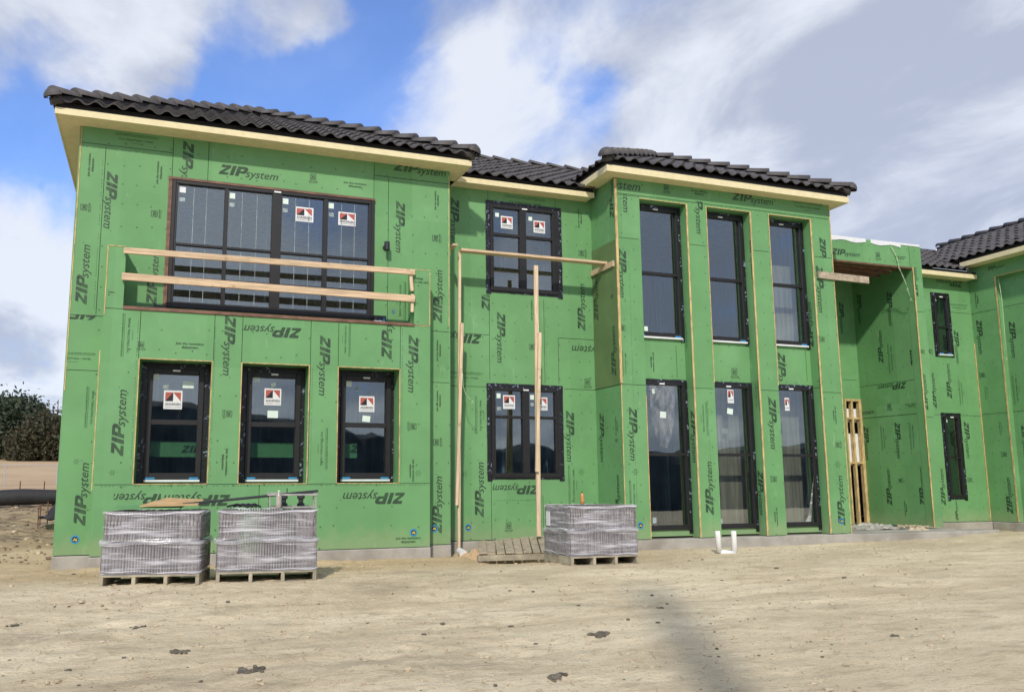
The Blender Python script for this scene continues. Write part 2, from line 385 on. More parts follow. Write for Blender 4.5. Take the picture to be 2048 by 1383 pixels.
def glyph_star():
    g = []
    for k in range(6):
        t = k*math.pi/3; a = (.5+.22*math.cos(t), .5+.22*math.sin(t)); b = (.5+.22*math.cos(t+math.pi/3), .5+.22*math.sin(t+math.pi/3))
        for p, q in ((a, b), (a, (.5+.5*math.cos(t), .5+.5*math.sin(t)))):
            d = Vector((q[0]-p[0], q[1]-p[1])).normalized()*.02; n = (-d.y, d.x)
            g.append([(p[0]-n[0], p[1]-n[1]), (q[0]-n[0], q[1]-n[1]), (q[0]+n[0], q[1]+n[1]), (p[0]+n[0], p[1]+n[1])])
    return g, 1
GL = {'Z': ZG, 'J': glyph_join(), '3': glyph_30(), 'S': glyph_panel(), '*': glyph_star()}
MATI = {'Z': 0, 'J': 1, '3': 1, 'S': 2, '*': 2}
PR = {}                                         # plane -> MB of print
def pmb(pl):
    if id(pl) not in PR: PR[id(pl)] = (pl, MB())
    return PR[id(pl)][1]
def add_flat(pl, poly, mi, off=-.003):
    b = pmb(pl)
    for c in pl.cells:
        q = clip_poly(poly, c)
        if q: b.poly([pl.pt(u, v, off) for u, v in q], mi)
def put(kind, pl, s, e, clip=None, mi=None, grow=1.):
    g, L = GL[kind]; a = Vector(pl.uv(*s)); b = Vector(pl.uv(*e)); d = b-a; ln = d.length
    ang = round(math.atan2(d.y, d.x)/(math.pi/2)); dx = Vector((round(math.cos(ang*math.pi/2)), round(math.sin(ang*math.pi/2)))); dy = Vector((-dx.y, dx.x))
    if clip:
        cx0, cy0, cx1, cy1 = clip; mx, my = (s[0]+e[0])/2, (s[1]+e[1])/2
        r = [-99, -99, 99, 99]
        if cx0 is not None: r[0] = pl.uv(cx0, my)[0]
        if cx1 is not None: r[2] = pl.uv(cx1, my)[0]
        if cy0 is not None: r[3] = pl.uv(mx, cy0)[1]
        if cy1 is not None: r[1] = pl.uv(mx, cy1)[1]
    k = ln/L; idx = MATI[kind] if mi is None else mi
    for p in g:
        q = [tuple(a+dx*(x*k)+dy*(y*k*grow)) for x, y in p]
        if clip:
            q = clip_poly(q, r)
            if not q: continue
        add_flat(pl, q, idx)
def seam(pl, s, e, w=.007, mi=3, off=-.0025):
    a = pl.uv(*s); b = pl.uv(*e)
    if abs(a[0]-b[0]) > abs(a[1]-b[1]): v = (a[1]+b[1])/2; q = rectp(min(a[0], b[0]), v-w/2, max(a[0], b[0]), v+w/2)
    else: u = (a[0]+b[0])/2; q = rectp(u-w/2, min(a[1], b[1]), u+w/2, max(a[1], b[1]))
    add_flat(pl, q, mi, off)
def dashes(pl, s, e):
    a = Vector(pl.uv(*s)); b = Vector(pl.uv(*e)); n = int((b-a).length/.045)
    hor = abs(a.x-b.x) > abs(a.y-b.y)
    for i in range(n):
        if random.random() < .2: continue
        p = a+(b-a)*(i+.2)/n; q = a+(b-a)*(i+.7)/n
        if hor: add_flat(pl, rectp(min(p.x, q.x), a.y-.003, max(p.x, q.x), a.y+.003), 2)
        else: add_flat(pl, rectp(a.x-.003, min(p.y, q.y), a.x+.003, max(p.y, q.y)), 2)
def nails(pl, step=.405):
    for c in pl.cells:
        u = math.ceil(c[0]/step)*step
        while u < c[2]:
            v = math.ceil(c[1]/.3)*.3
            while v < c[3]:
                if random.random() < .85:
                    x = u+random.uniform(-.02, .02); y = v+random.uniform(-.03, .03); r = .0115
                    add_flat(pl, [(x+r*math.cos(k*math.pi/3), y+r*math.sin(k*math.pi/3)) for k in range(6)], 4)
                v += .3
            u += step/2
def finish_print(pl):
    b = pmb(pl)
    if b.f: b.build('printed_lettering', ['ink', 'ink', 'ink2', 'seam', 'nail', 'osb'], pl.obj)
# ------------------------------------------------------------------ the house
def rect_px(Y, pts):                            # mean X of left/right edges and mean Z of top/bottom: pts = TL, TR, BR, BL
    q = [aty(x, y, Y) for x, y in pts]
    return ((q[0].x+q[3].x)/2, (q[2].z+q[3].z)/2, (q[1].x+q[2].x)/2, (q[0].z+q[1].z)/2)
YJ, YM, YR, YT, YTB, YPP, YPB, YW = 12.15, 12.5, 13.15, 12.28, 12.5, 13.15, 14.8, 14.6
XL, XMR, XTL, XTR, XPS, XG = -1.192, 4.275, 7.178, 11.766, 14.69, 18.03
PJ = Plane('F', YJ); PM = Plane('F', YM); PRc = Plane('F', YR); PT = Plane('F', YT); PTB = Plane('F', YTB)
PP = Plane('F', YPP); PPB = Plane('F', YPB); PW = Plane('F', YW)
PS = Plane('S', XTL-.004); PPS = Plane('S', XPS); PG = Plane('S', XG); PGN = Plane('S', XG+.16)
house = thing('house', (5, 12.5, 0), 'two storey house under construction in green sheathing with dark tiled roofs', 'house')
# windows: outer frame rectangles (X0, Z0, X1, Z1)
WJ = [rect_px(YM, q) for q in (((297.5, 736), (409, 740), (400, 958), (285, 958)), ((496, 744), (601.7, 746.5), (596.8, 958), (487, 958)), ((682.8, 753), (781, 756), (778.7, 958), (677.4, 958)))]
zb = sum(w[1] for w in WJ)/3; zt = sum(w[3] for w in WJ)/3; WJ = [(w[0], zb, w[2], zt) for w in WJ]
HJ = [rect_px(YJ, q) for q in (((278, 717), (426.6, 721), (413, 967), (265.6, 967)), ((484, 725.5), (619.6, 730), (613, 966), (474.6, 966)), ((677.4, 733), (799.5, 738), (799, 966), (671, 966)))]
zb = sum(w[1] for w in HJ)/3; zt = sum(w[3] for w in HJ)/3; HJ = [(w[0], zb, w[2], zt) for w in HJ]
WB = rect_px(YM, ((345, 358), (748, 405), (746.2, 638), (334, 616)))
WU = rect_px(YR, ((979, 409), (1115.7, 425), (1115.7, 587), (980, 584)))
WL = rect_px(YR, ((981, 776), (1118, 778.6), (1119.6, 954), (983.6, 954)))
SL = [(7.645, 8.588), (9.007, 9.940), (10.353, 11.296)]; SZT = 5.745
zu0 = aty(1320, 674, YTB).z; zu1 = aty(1320, 419, YTB).z; zl0 = aty(1330, 1059, YTB).z; zl1 = aty(1330, 765, YTB).z
WT = [(a-.02, zu0, b-.055, zu1) for a, b in SL]+[(a-.02, zl0, b-.055, zl1) for a, b in SL]
WW = [rect_px(YW, ((1865, 590), (1893, 594), (1903, 709), (1875, 708))), rect_px(YW, ((1885, 832), (1916, 832), (1930, 995), (1902, 995)))]
def ins(r, d=.03): return (r[0]+d, r[1]+d, r[2]-d, r[3]-d)
TOP = 5.97
# balcony box in front of the main wall: opening of the balcony cut out of it
jx0, jx1 = -.74, 3.836; jz = 4.12
bx0 = PJ.uv(249, 560)[0]; bx1 = PJ.uv(828.6, 600)[0]; bz = (PJ.uv(248, 612)[1]+PJ.uv(828.6, 649)[1])/2
wall(PJ, (jx0, 0, jx1, jz), [ins(r, 0) for r in HJ]+[(bx0, bz, bx1, 9)], YM-YJ-.004, house, ('green', 'green'))
wall(PM, (XL, 0, XMR, TOP), [ins(r) for r in WJ]+[ins(WB)], .14, house)
wall(PRc, (XMR-.13, 0, XTL+.01, TOP), [ins(WU), ins(WL)], .14, house)
wall(PT, (XTL, 0, XTR, 6.16), [(a, -1, b, SZT) for a, b in SL], YTB-YT-.003, house, ('green', 'green'))
wall(PTB, (XTL+.02, .02, XTR-.02, SZT+.1), [ins(r) for r in WT], .12, house)
wall(PS, (-YR-.004, 0, -YT-.004, 6.12), [], .015, house, ('green', 'green'))
# darker sheet on the side of the tower
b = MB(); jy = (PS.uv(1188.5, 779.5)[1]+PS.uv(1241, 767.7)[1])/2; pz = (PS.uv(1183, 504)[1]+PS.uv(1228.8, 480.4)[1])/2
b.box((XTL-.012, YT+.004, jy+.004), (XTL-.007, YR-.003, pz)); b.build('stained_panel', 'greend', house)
# porch
zp1 = 5.80; zp0 = 5.315
wall(PP, (XTR+.003, zp0, 14.95, zp1), [], .2, house, ('green', 'green'))
PC = Plane('F', YPP-.002)
wall(PC, (XPS, 0, 14.94, zp0+.01), [], .18, house, ('green', 'green'))
wall(PPS, (-YPB-.01, 0, -YPP-.19, zp0+.05), [], .16, house, ('green', 'green'))
d0 = PPB.uv(1688, 797); d1 = PPB.uv(1728, 797)
wall(PPB, (XTR-.3, 0, XPS+.02, 5.6), [(d0[0], -1, XPS-.0, d0[1])], .14, house)
wall(PW, (14.93, 0, XG+.01, 5.75), [ins(r) for r in WW], .14, house)
n0 = PG.uv(1990, 560)[0]; n1 = PG.uv(1990, 553)[1]
wall(PG, (-YW-.004, 0, -9.5, 6.1), [(n0, -1, -9.9, n1)], .158, house, ('green', 'green'))
wall(PGN, (-YW, 0, -9.6, 6.0), [], .02, house, ('green', 'green'))
# hidden shell: floors, ceilings, rear and side walls of the rooms
b = MB()

for (xa, xb, ya) in ((XL+.02, XMR-.14, YM+.15), (XMR-.139, XTL+.02, YR+.15), (XTL+.021, XTR-.31, YTB+.13)):
    b.box((xa, ya, -.12), (xb, 18, -.004), 1); b.box((xa, ya, 2.9), (xb, 18, bz-.05), 1); b.box((xa, ya+.01, 5.75), (xb, 18, 5.9))
b.box((XMR-.13, YM+.15, 0), (XMR-.01, YR+.14, 5.9)); b.box((XTL+.02, YTB+.125, 0), (XTL+.14, YR+.14, 5.9))
b.box((XTR-.02, YPB+.15, -.1), (XG, 18, -.006), 1)
b.box((XL, YM+.145, 0), (XL+.14, 18, 5.9)); b.box((XL, 18, 0), (XG, 18.14, 5.9)); b.box((XTR-.3, YTB+.125, 0), (XTR-.16, 18, 5.9)); b.box((XG+.02, YW+.02, 0), (XG+.16, 18, 5.6)); b.box((XTR, YW+.16, 5.4), (XG, 18, 5.5))
b.build('interior_shell', ['drywall', 'intfloor'], house)
b = MB(); b.box((XL-.012, YM+.001, 0), (XL-.001, 18, 5.9)); b.build('wall', 'green', house)
b = MB(); b.box((XTR-.16, YT+.02, 0), (XTR-.012, YPB, 5.7)); b.build('wall', 'green', house)
# studs and boards seen inside
b = MB()
for k in range(44):
    x = -1+k*.29
    for z in (0, 3.2):
        if random.random() < .75: b.box((x, 14.5+(k % 3)*.5, z), (x+.045, 14.6+(k % 3)*.5, z+2.5))
b.each('wall_stud', 'drywall', house)
YI = 12.74; ib = aty(480, 884, YI); ib2 = aty(480, 914, YI)
b = MB(); b.box((aty(285, 900, YI).x-.4, YI, ib2.z), (aty(714, 900, YI).x, YI+.02, ib.z)); PIN = Plane('F', YI); PIN.obj = b.build('interior_panel', 'green', house); PIN.cells = [(aty(285, 900, YI).x-.4, ib2.z, aty(714, 900, YI).x, ib.z)]
b = MB(); b.box((9.55, 13.0, 0), (11.42, 13.02, 2.7)); b.box((10.25, 12.95, 3.2), (11.42, 12.97, 5.0)); b.each('interior_partition', 'tan', house)
# foundation
b = MB()
def found(x0, x1, y, z0=-.6, z1=-.012, back=.3): b.box((x0, y, z0), (x1, y+back, z1))
found(XL-.02, jx0-.012, YM-.015, back=5.5); found(jx0-.01, jx1+.01, YJ-.02, z1=-.01, back=.6); found(jx1+.012, XMR+.01, YM-.012); found(XMR+.012, XTL+.1, YR-.10); found(XTL-.02, XTR+.02, YT-.03, back=.7)
found(XTR+.03, 14.9, YPP-.3, z1=-.03, back=2.3); found(14.95, XG+.2, YW-.05); b.box((XG-.02, 9.4, -.6), (XG+.4, YW-.06, -.012))
bevel(b.build('foundation', 'concrete', house), .012)

# ---- roofs
def tile_field(b, O, e, s, L, S, period=.23, course=.37, keep=()):
    O = Vector(O); e = Vector(e).normalized(); s = Vector(s).normalized(); n = e.cross(s)
    if n.z < 0: n = -n
    NP = 10; cols = int(L/period*NP)+1; rows = int(math.ceil(S/course))
    def hgt(u):
        t = (u/period) % 1
        return (.044*math.sin(math.pi*t/.62)) if t < .62 else -.012*math.sin(math.pi*(t-.62)/.38)
    import bmesh
    bm = bmesh.new()
    for r in range(rows):
        jit = random.uniform(-.004, .004)
        lines = []
        for (v, lift, thick) in ((r*course, .030, -.016), (r*course, .034, 0), ((r+.12)*course, .032, 0), ((r+1.06)*course, .004, 0)):
            row = []
            for c in range(cols+1):
                u = min(c*period/NP, L); tile = int((u+1e-6)/period)
                rnd = mnoise.noise(Vector((tile*3.7, r*2.3, L)))*.010
                row.append(bm.verts.new(O+e*u+s*(min(v, S)+(rnd if thick == 0 and lift > .01 else rnd))+n*(hgt(u)+lift+thick+jit+rnd*.4)))
            lines.append(row)
        for a in range(3):
            for c in range(cols):
                f = bm.faces.new((lines[a][c], lines[a][c+1], lines[a+1][c+1], lines[a+1][c])); f.smooth = a > 0
    # deck just below
    q = [O-n*.02, O+e*L-n*.02, O+e*L+s*S-n*.02, O+s*S-n*.02]
    f = bm.faces.new([bm.verts.new(p) for p in q]); f.material_index = 1
    for (co_, no_) in keep:
        bmesh.ops.bisect_plane(bm, geom=bm.verts[:]+bm.edges[:]+bm.faces[:], plane_co=co_, plane_no=no_, clear_inner=True)
    me = bpy.data.meshes.new('tmp'); bm.to_mesh(me); bm.free()
    i0 = len(b.v); b.v += [tuple(v.co) for v in me.vertices]
    for p in me.polygons: b.f.append(tuple(i0+i for i in p.vertices)); b.m.append(p.material_index)
    sm = [p.use_smooth for p in me.polygons]; b.sm = getattr(b, 'sm', [])+sm
    bpy.data.meshes.remove(me)
def build_roof(b, parent):
    o = b.build('roof', ['tile', 'tiledk'], parent)
    sm = b.sm+[False]*(len(b.f)-len(b.sm)); o.data.polygons.foreach_set('use_smooth', sm); return o
def caps(b, p, q, step=.33, r=.112, roundend=True):
    p = Vector(p); q = Vector(q); d = (q-p).normalized(); L = (q-p).length; n = int(L/step)
    sdv = d.cross(Vector((0, 0, 1))).normalized(); u = sdv.cross(d)
    if u.z < 0: u = -u
    for k in range(n):
        a = p+d*(k*L/n); c = p+d*((k+1.12)*L/n); K = 8; i0 = len(b.v)
        wob = random.uniform(-.006, .006)
        for (pt, rr, up_) in ((a, r*.78, .0), (a, r*1.04, .045), (c, r*.76, .008)):
            for j in range(K+1):
                t = math.pi*j/K; b.v.append(tuple(pt+sdv*(math.cos(t)*rr*1.15)+u*(math.sin(t)*rr+up_+wob-.02)))
        for ring in range(2):
            for j in range(K): b.f.append((i0+ring*(K+1)+j, i0+ring*(K+1)+j+1, i0+(ring+1)*(K+1)+j+1, i0+(ring+1)*(K+1)+j)); b.m.append(0)
    b.beam(p-u*.05, q-u*.05, .16, .10, sdv)
    if roundend:                                 # domed starter piece
        K = 10; i0 = len(b.v); R_ = r*1.18
        for i in range(5):
            ph = math.pi/2*i/4
            for j in range(K+1):
                t = math.pi*j/K; b.v.append(tuple(p+d*.02-d*math.sin(ph)*R_*.9+(sdv*math.cos(t)*1.12+u*math.sin(t))*R_*max(.02, math.cos(ph))+u*.0))
        for i in range(4):
            for j in range(K): b.f.append((i0+i*(K+1)+j, i0+i*(K+1)+j+1, i0+(i+1)*(K+1)+j+1, i0+(i+1)*(K+1)+j)); b.m.append(0)
PI_ = .49; SN = math.sqrt(1+PI_*PI_)
def hip_block(x0, x1, ye, ze, depth, parent, lside=True, rside=True, run=.36):
    hw = (x1-x0)/2; xm = (x0+x1)/2; za = ze+PI_*hw
    b = MB(); b.sm = []
    A = Vector((x0, ye, ze)); B = Vector((x1, ye, ze)); T = Vector((xm, ye+hw, za))
    tile_field(b, A, (1, 0, 0), (0, 1, PI_), x1-x0, hw*SN, .232, .36, [(A, Vector((1, -1, 0)).normalized()), (B, Vector((-1, -1, 0)).normalized())])
    if lside: tile_field(b, A, (0, 1, 0), (1, 0, PI_), depth, hw*SN, .232, .36, [(A, Vector((-1, 1, 0)).normalized())])
    if rside: tile_field(b, B, (0, 1, 0), (-1, 0, PI_), depth, hw*SN, .232, .36, [(B, Vector((1, 1, 0)).normalized())])
    o = build_roof(b, parent)
    c = MB(); up_ = Vector((0, 0, .06))
    caps(c, A+up_, T+up_, run); caps(c, B+up_, T+up_, run); caps(c, T+up_, T+up_+Vector((0, depth-hw, 0)), run, roundend=False)
    c.build('ridge_cap', 'tile', o, smooth=True)
    return o
def eave(parent, x0, x1, yf, yw, z0, hgt_, left=None, right=None, gap=.10, depth=6):
    b = MB(); t = .022
    b.box((x0, yf, z0), (x1, yf+t, z0+hgt_)); b.box((x0+t, yf+t, z0+.006), (x1-t, yw+.05, z0+.02))
    b.box((x0+.012, yf+.012, z0+hgt_), (x1-.012, yf+.05, z0+hgt_+gap), 1)
    if left is not None:
        b.box((x0, yf+t+.001, z0), (x0+t, yf+depth, z0+hgt_)); b.box((x0+t, yw+.052, z0+.006), (left, yf+depth, z0+.02)); b.box((x0+.012, yf+.05, z0+hgt_), (x0+.05, yf+depth, z0+hgt_+gap), 1)
    if right is not None:
        b.box((x1-t, yf+t+.001, z0), (x1, yf+depth, z0+hgt_)); b.box((right, yw+.052, z0+.006), (x1-t, yf+depth, z0+.02)); b.box((x1-.05, yf+.05, z0+hgt_), (x1-.012, yf+depth, z0+hgt_+gap), 1)
    return b.build('eave_board', ['trim', 'tiledk'], parent)
eave(house, -1.50, 4.52, 12.15, YM, 5.885, .09, left=XL, right=XMR, gap=.07)
hip_block(-1.53, 4.55, 12.11, 6.04, 7, house)
eave(house, XMR+.01, 7.10, 12.87, YR, 5.885, .09, gap=.07)
eave(house, 6.885, 12.0, 12.02, YT, 6.06, .11, left=XTL, right=XTR, gap=.07, depth=5)
hip_block(6.855, 12.04, 11.98, 6.25, 6, house)
# middle roof between the two hips
b = MB(); b.sm = []
tile_field(b, (3.6, 12.83, 6.03), (1, 0, 0), (0, 1, PI_), 5.6, 3.55*SN, .232, .36, [(Vector((4.54, 12.11, 6.0)), Vector((1, 1.0, 0)).normalized()), (Vector((6.85, 12.0, 0)), Vector((-1, 1, 0)).normalized())])
o = build_roof(b, house)
c = MB(); caps(c, (4, 12.83+3.55, 6.03+3.55*PI_+.03), (9.6, 12.83+3.55, 6.03+3.55*PI_+.03), .42, .09, roundend=False); c.build('ridge_cap', 'tile', o, smooth=True)
# wing roof and garage roof
zwf = (aty(1841.7, 544, 14.3).z+aty(1953, 560, 14.3).z)/2
eave(house, 14.96, 17.95, 14.3, YW, zwf, .10, gap=.06)
b = MB(); b.sm = []
tile_field(b, (14.2, 14.26, zwf+.17), (1, 0, 0), (0, 1, PI_), 7, 3.2, .232, .36, [(Vector((17.66, 14.26, 0)), Vector((-1, 1, 0)).normalized())]); build_roof(b, house)
gf0 = atx(1920, 537.6, 17.70); gf1 = atx(2048, 497, 17.70)
zg = (gf0.z+gf1.z)/2
b = MB(); b.box((17.70, 9.3, zg), (17.722, gf0.y, zg+.11)); b.box((17.722, 9.3, zg+.006), (18.05, gf0.y, zg+.02)); b.box((17.712, 9.3, zg+.11), (17.75, gf0.y, zg+.19), 1); b.build('eave_board', ['trim', 'tiledk'], house)
b = MB(); b.sm = []; GR = 2.6
tile_field(b, (17.67, 16.6, zg+.18), (0, -1, 0), (1, 0, PI_), 8, GR, .232, .36, [(Vector((17.67, 14.0, 0)), Vector((1, -1.0, 0)).normalized())] if 0 else [])
o = build_roof(b, house)
c = MB(); g_ = GR/SN; caps(c, (17.67+g_, 17, zg+.2+g_*PI_), (17.67+g_, 9, zg+.2+g_*PI_), .40, .1, roundend=False); c.build('ridge_cap', 'tile', o, smooth=True)
# parapet membrane, porch ceiling joists, framed opening
b = MB(); n = 24; x0, x1 = XTR+.01, 14.93
for k in range(n):
    a = x0+(x1-x0)*k/n; c_ = x0+(x1-x0)*(k+1)/n
    if k == 13: continue
    h1 = .075+.02*math.sin(k*1.3)+.0*k; h2 = .075+.02*math.sin((k+1)*1.3)
    if k > 19: h1 = h2 = .03
    b.hexa([(a, YPP-.012, zp1-h1), (c_, YPP-.012, zp1-h2), (c_, YPP+.3, zp1-.01), (a, YPP+.3, zp1-.01), (a, YPP-.012, zp1+.012), (c_, YPP-.012, zp1+.012), (c_, YPP+.3, zp1+.02), (a, YPP+.3, zp1+.02)])
b.build('roof_membrane', 'white', house)
b = MB(); b.box((XTR, YPP+.2, zp1-.08), (14.94, YPB+.1, zp1-.02)); b.build('roof', 'osb', house)
b = MB()
b.box((XTR, YPP+.002, zp0-.03), (XPS-.002, YPP+.10, zp0-.001))
for k in range(6):
    y = YPP+.32+k*.27; b.box((XTR, y, zp0+.02), (XPS, y+.04, zp0+.24)); b.box((XTR, y-.012, zp0+.0), (XPS, y+.052, zp0+.02))
b.each('ceiling_joist', 'fin', house)
fz = d0[1]
b = MB(); X0, X1 = d0[0], XPS-.002
b.box((X0, YPB-.02, fz-.05), (X1, YPB+.12, fz)); b.box((X0, YPB-.02, 0), (X0+.035, YPB+.07, fz-.051)); b.box((X1-.07, YPB-.02, 0), (X1, YPB+.07, fz-.051)); b.box(((X0+X1)/2-.05, YPB-.01, 0), ((X0+X1)/2+.0, YPB+.07, fz-.051))
for py in (838, 927):
    z = aty(1700, py, YPB).z; b.box((X0+.036, YPB-.012, z), ((X0+X1)/2-.051, YPB+.06, z+.04)); b.box(((X0+X1)/2+.001, YPB-.012, z), (X1-.071, YPB+.06, z+.04))
b.each('frame_stud', 'osb', house, bv=.003)
b = MB(); b.box((X0+.01, YPB+.085, 1.25), (X1-.01, YPB+.095, 1.95)); b.box((X0+.01, YPB+.085, 2.2), (X1-.01, YPB+.095, 2.5)); b.each('interior_sheet', 'white', house)

# ---- edges of raw board and panel joints
b = MB()
def edge(pl, s, e, w=.016, d=.006):
    a = pl.uv(*s); c = pl.uv(*e)
    if abs(a[0]-c[0]) > abs(a[1]-c[1]): v = (a[1]+c[1])/2; r = (min(a[0], c[0]), v-w/2, max(a[0], c[0]), v+w/2)
    else: u = (a[0]+c[0])/2; r = (u-w/2, min(a[1], c[1]), u+w/2, max(a[1], c[1]))
    p, q = pl.pt(r[0], r[1], -d), pl.pt(r[2], r[3], .0); b.box(p, q)
edge(PM, (164.8, 243), (149, 490), .014); edge(PM, (149, 492), (128, 780), .012)
edge(PJ, (216, 491), (209, 628), .014); edge(PJ, (198, 700), (185, 980), .012); edge(PJ, (217, 490), (250, 493), .012)
edge(PM, (897, 352), (898, 655), .010); edge(PJ, (859.5, 545), (859.5, 650), .012); edge(PJ, (829, 538), (860, 541), .010); edge(PJ, (831, 650), (859, 652), .01)
for r, pts in zip(HJ, (1, 1, 1)):
    b.box((r[0]-.005, YJ-.006, r[1]), (r[0]+.009, YJ, r[3])); b.box((r[2]-.009, YJ-.006, r[1]), (r[2]+.005, YJ, r[3])); b.box((r[0]+.01, YJ-.006, r[3]-.006), (r[2]-.01, YJ, r[3]+.006)); b.box((r[0]+.01, YJ-.006, r[1]-.006), (r[2]-.01, YJ, r[1]+.004))
for i, (a, c_) in enumerate(SL):
    b.box((c_-.012, YT-.012, .0), (c_+.018, YT, SZT)); b.box((a+.0, YT-.006, SZT-.006), (c_-.013, YT, SZT+.007)); b.box((a-.010, YT-.006, 0 if i == 0 else 2.6), (a+.004, YT, 2.35 if i == 0 else SZT))
b.box((XTL-.022, YT-.020, jy+.02), (XTL+.020, YT, 6.04)); b.box((XTL-.006, YT-.005, 0), (XTL+.009, YT, jy+.015)); b.box((XTR-.012, YT-.006, 0), (XTR+.004, YT, 6.05))
b.box((XPS-.010, YPP-.012, 0), (XPS+.018, YPP-.002, zp0)); b.box((XMR+.004, YR-.006, jy), (XMR+.012, YR, 3.1))
e0 = PG.uv(1990, 560); b.box((XG-.008, -e0[0]-.02, 0), (XG, -e0[0]+.012, n1)); b.box((XG-.008, 9.5, n1-.004), (XG, -e0[0]-.021, n1+.012)); b.box((XG-.02, YW-.02, 0), (XG, YW-.002, 4.1))
b.each('raw_board_edge', 'osb', house)
# brown sill trim under the balcony opening
b = MB(); b.box((bx0, YJ-.02, bz-.035), (bx1, YJ+.05, bz+.012)); b.box((bx0, YJ+.051, bz-.03), (bx1, YM-.005, bz), 0)
bevel(b.build('balcony_sill', 'fin', house), .004)

# ---- windows
def sticker(win, Y, px, py, w, h, kind='paper', rot=0):
    c = aty(px, py, Y); b = MB(); t = rad(rot)
    def R(x, z): return (c.x+x*math.cos(t)-z*math.sin(t), c.z+x*math.sin(t)+z*math.cos(t))
    def q(poly, y, m=0): b.poly([(R(x, z)[0], y, R(x, z)[1]) for x, z in poly], m)
    b.hexa([(R(x, z)[0], y, R(x, z)[1]) for z in (-h/2, h/2) for x, y in ((-w/2, Y-.002), (w/2, Y-.002), (w/2, Y), (-w/2, Y))], 0)
    if kind == 'logo':
        x0, x1, z0, z1 = -w*.42, w*.42, -h*.08, h*.40; y = Y-.0035
        q([(x0, z0), (x0, z1), (0, z1)], y, 1); q([(x0, z0), (0, z1), (0, z0)], y, 2); q([(0, z1), (x1, z1), (x1, z0)], y, 1)
        ps, l = text_polys('ANDERSEN', 0, .02)
        for p in ps: q([(x0+a*(x1-x0)/l, -h*.30+bb*(x1-x0)/l*1.15) for a, bb in p], y, 2)
        ps, l = text_polys('WINDOWS & DOORS', 0, 0)
        for p in ps: q([(x0+a*(x1-x0)/l, -h*.42+bb*(x1-x0)/l) for a, bb in p], y, 2)
        return b.build('label', ['white', 'red', 'black'], win)
    return b.build('label', kind, win)
def window(r, Y, panels, muntins, tape=(1, 1, 1, 1), fw=.05, tw=.07, out=.035, tapeY=None, sill=True, mats='frame', bottom=.06, fin=False, stile=.05):
    """r outer frame; panels: list of (x0, x1) glass fractions; muntins: per panel list of z fractions (from the bottom)"""
    x0, z0, x1, z1 = r; yf, yb = Y-out, Y+.12; b = MB()
    b.box((x0, yf, z0), (x0+fw, yb, z1)); b.box((x1-fw, yf, z0), (x1, yb, z1)); b.box((x0+fw, yf, z1-fw), (x1-fw, yb, z1)); b.box((x0+fw, yf, z0), (x1-fw, yb, z0+bottom))
    gx = [(x0+fw, x1-fw)] if not panels else [(x0+(x1-x0)*a, x0+(x1-x0)*c) for a, c in panels]
    for (a, c), (d, e) in zip(gx[:-1], gx[1:]): b.box((c, yf+.004, z0+bottom), (d, yb, z1-fw))
    if panels:
        b.box((x0+fw, yf+.006, z0+bottom), (gx[0][0], yb, z1-fw)); b.box((gx[-1][1], yf+.006, z0+bottom), (x1-fw, yb, z1-fw))
    w = bevel(b.build('window', mats, house), .004)
    for i, (a, c) in enumerate(gx):
        zs = [z0+bottom]+[z0+(z1-z0)*f for f in muntins[i]]+[z1-fw]
        g = MB(); g.box((a, Y+.012, z0+bottom), (c, Y+.018, z1-fw)); g.build('pane', 'glass', w)
        m_ = MB()
        for f in muntins[i]: z = z0+(z1-z0)*f; m_.box((a, yf+.008, z-stile/2), (c, Y+.05, z+stile/2))
        if m_.f: m_.each('glazing_bar', mats, w)
    if any(tape):
        ty = Y-.006 if tapeY is None else tapeY; t_ = MB(); N_ = 14
        def strip(p, q, horiz):
            for k in range(N_):
                a = k/N_; c = (k+1)/N_; dy = random.uniform(0, .004)
                if horiz: t_.box((p[0]+(q[0]-p[0])*a, ty-.004-dy, p[1]+random.uniform(-.003, .003)), (p[0]+(q[0]-p[0])*c, ty+.002, q[1]+random.uniform(-.003, .003)))
                else: t_.box((p[0]+random.uniform(-.003, .003), ty-.004-dy, p[1]+(q[1]-p[1])*a), (q[0]+random.uniform(-.003, .003), ty+.002, p[1]+(q[1]-p[1])*c))
        if tape[0]: strip((x0-tw, z0-.06), (x0+.012, z1+tw*.9), False)
        if tape[2]: strip((x1-.012, z0-.06), (x1+tw, z1+tw*.9), False)
        if tape[1]: strip((x0-tw*.9, z1-.012), (x1+tw*.9, z1+tw), True)
        if tape[3]: strip((x0, z0-.03), (x1, z0+.012), True)
        t_.build('flashing_tape', 'tape', w)
    if sill:
        s = MB(); s.box((x0+.01, Y-.055, z0-.03), (x1-.01, Y-.008, z0-.002)); s.build('sill', 'white', w)
        s = MB()
        for xx in (x0+.03, x1-.15): s.box((xx, yf-.004, z0+.004), (xx+.12, yf, z0+.030))
        s.each('clip', 'bluep', w)
    s = MB(); xm = (x0+x1)/2; s.box((xm-.05, yf-.004, z1-.036), (xm+.05, yf, z1-.012)); s.build('tag', 'white', w)
    return w
YS = lambda Y: Y+.011
rails = (((844.5-958)/(738-958)), ((849-958)/(745-958)), ((852-958)/(755-958)))
wj = []
for i, r in enumerate(WJ):
    w = window(r, YM, None, [[rails[i]]], (1, 1, 1, 0), fw=.07, tw=.085, bottom=.09, stile=.065, out=.05, tapeY=YM-.012); wj.append(w)
sy = YS(YM)
sticker(wj[0], sy, 346, 799, .245, .26, 'logo'); sticker(wj[1], sy, 545.5, 793, .24, .245, 'logo'); sticker(wj[2], sy, 733.5, 807.5, .235, .235, 'logo')
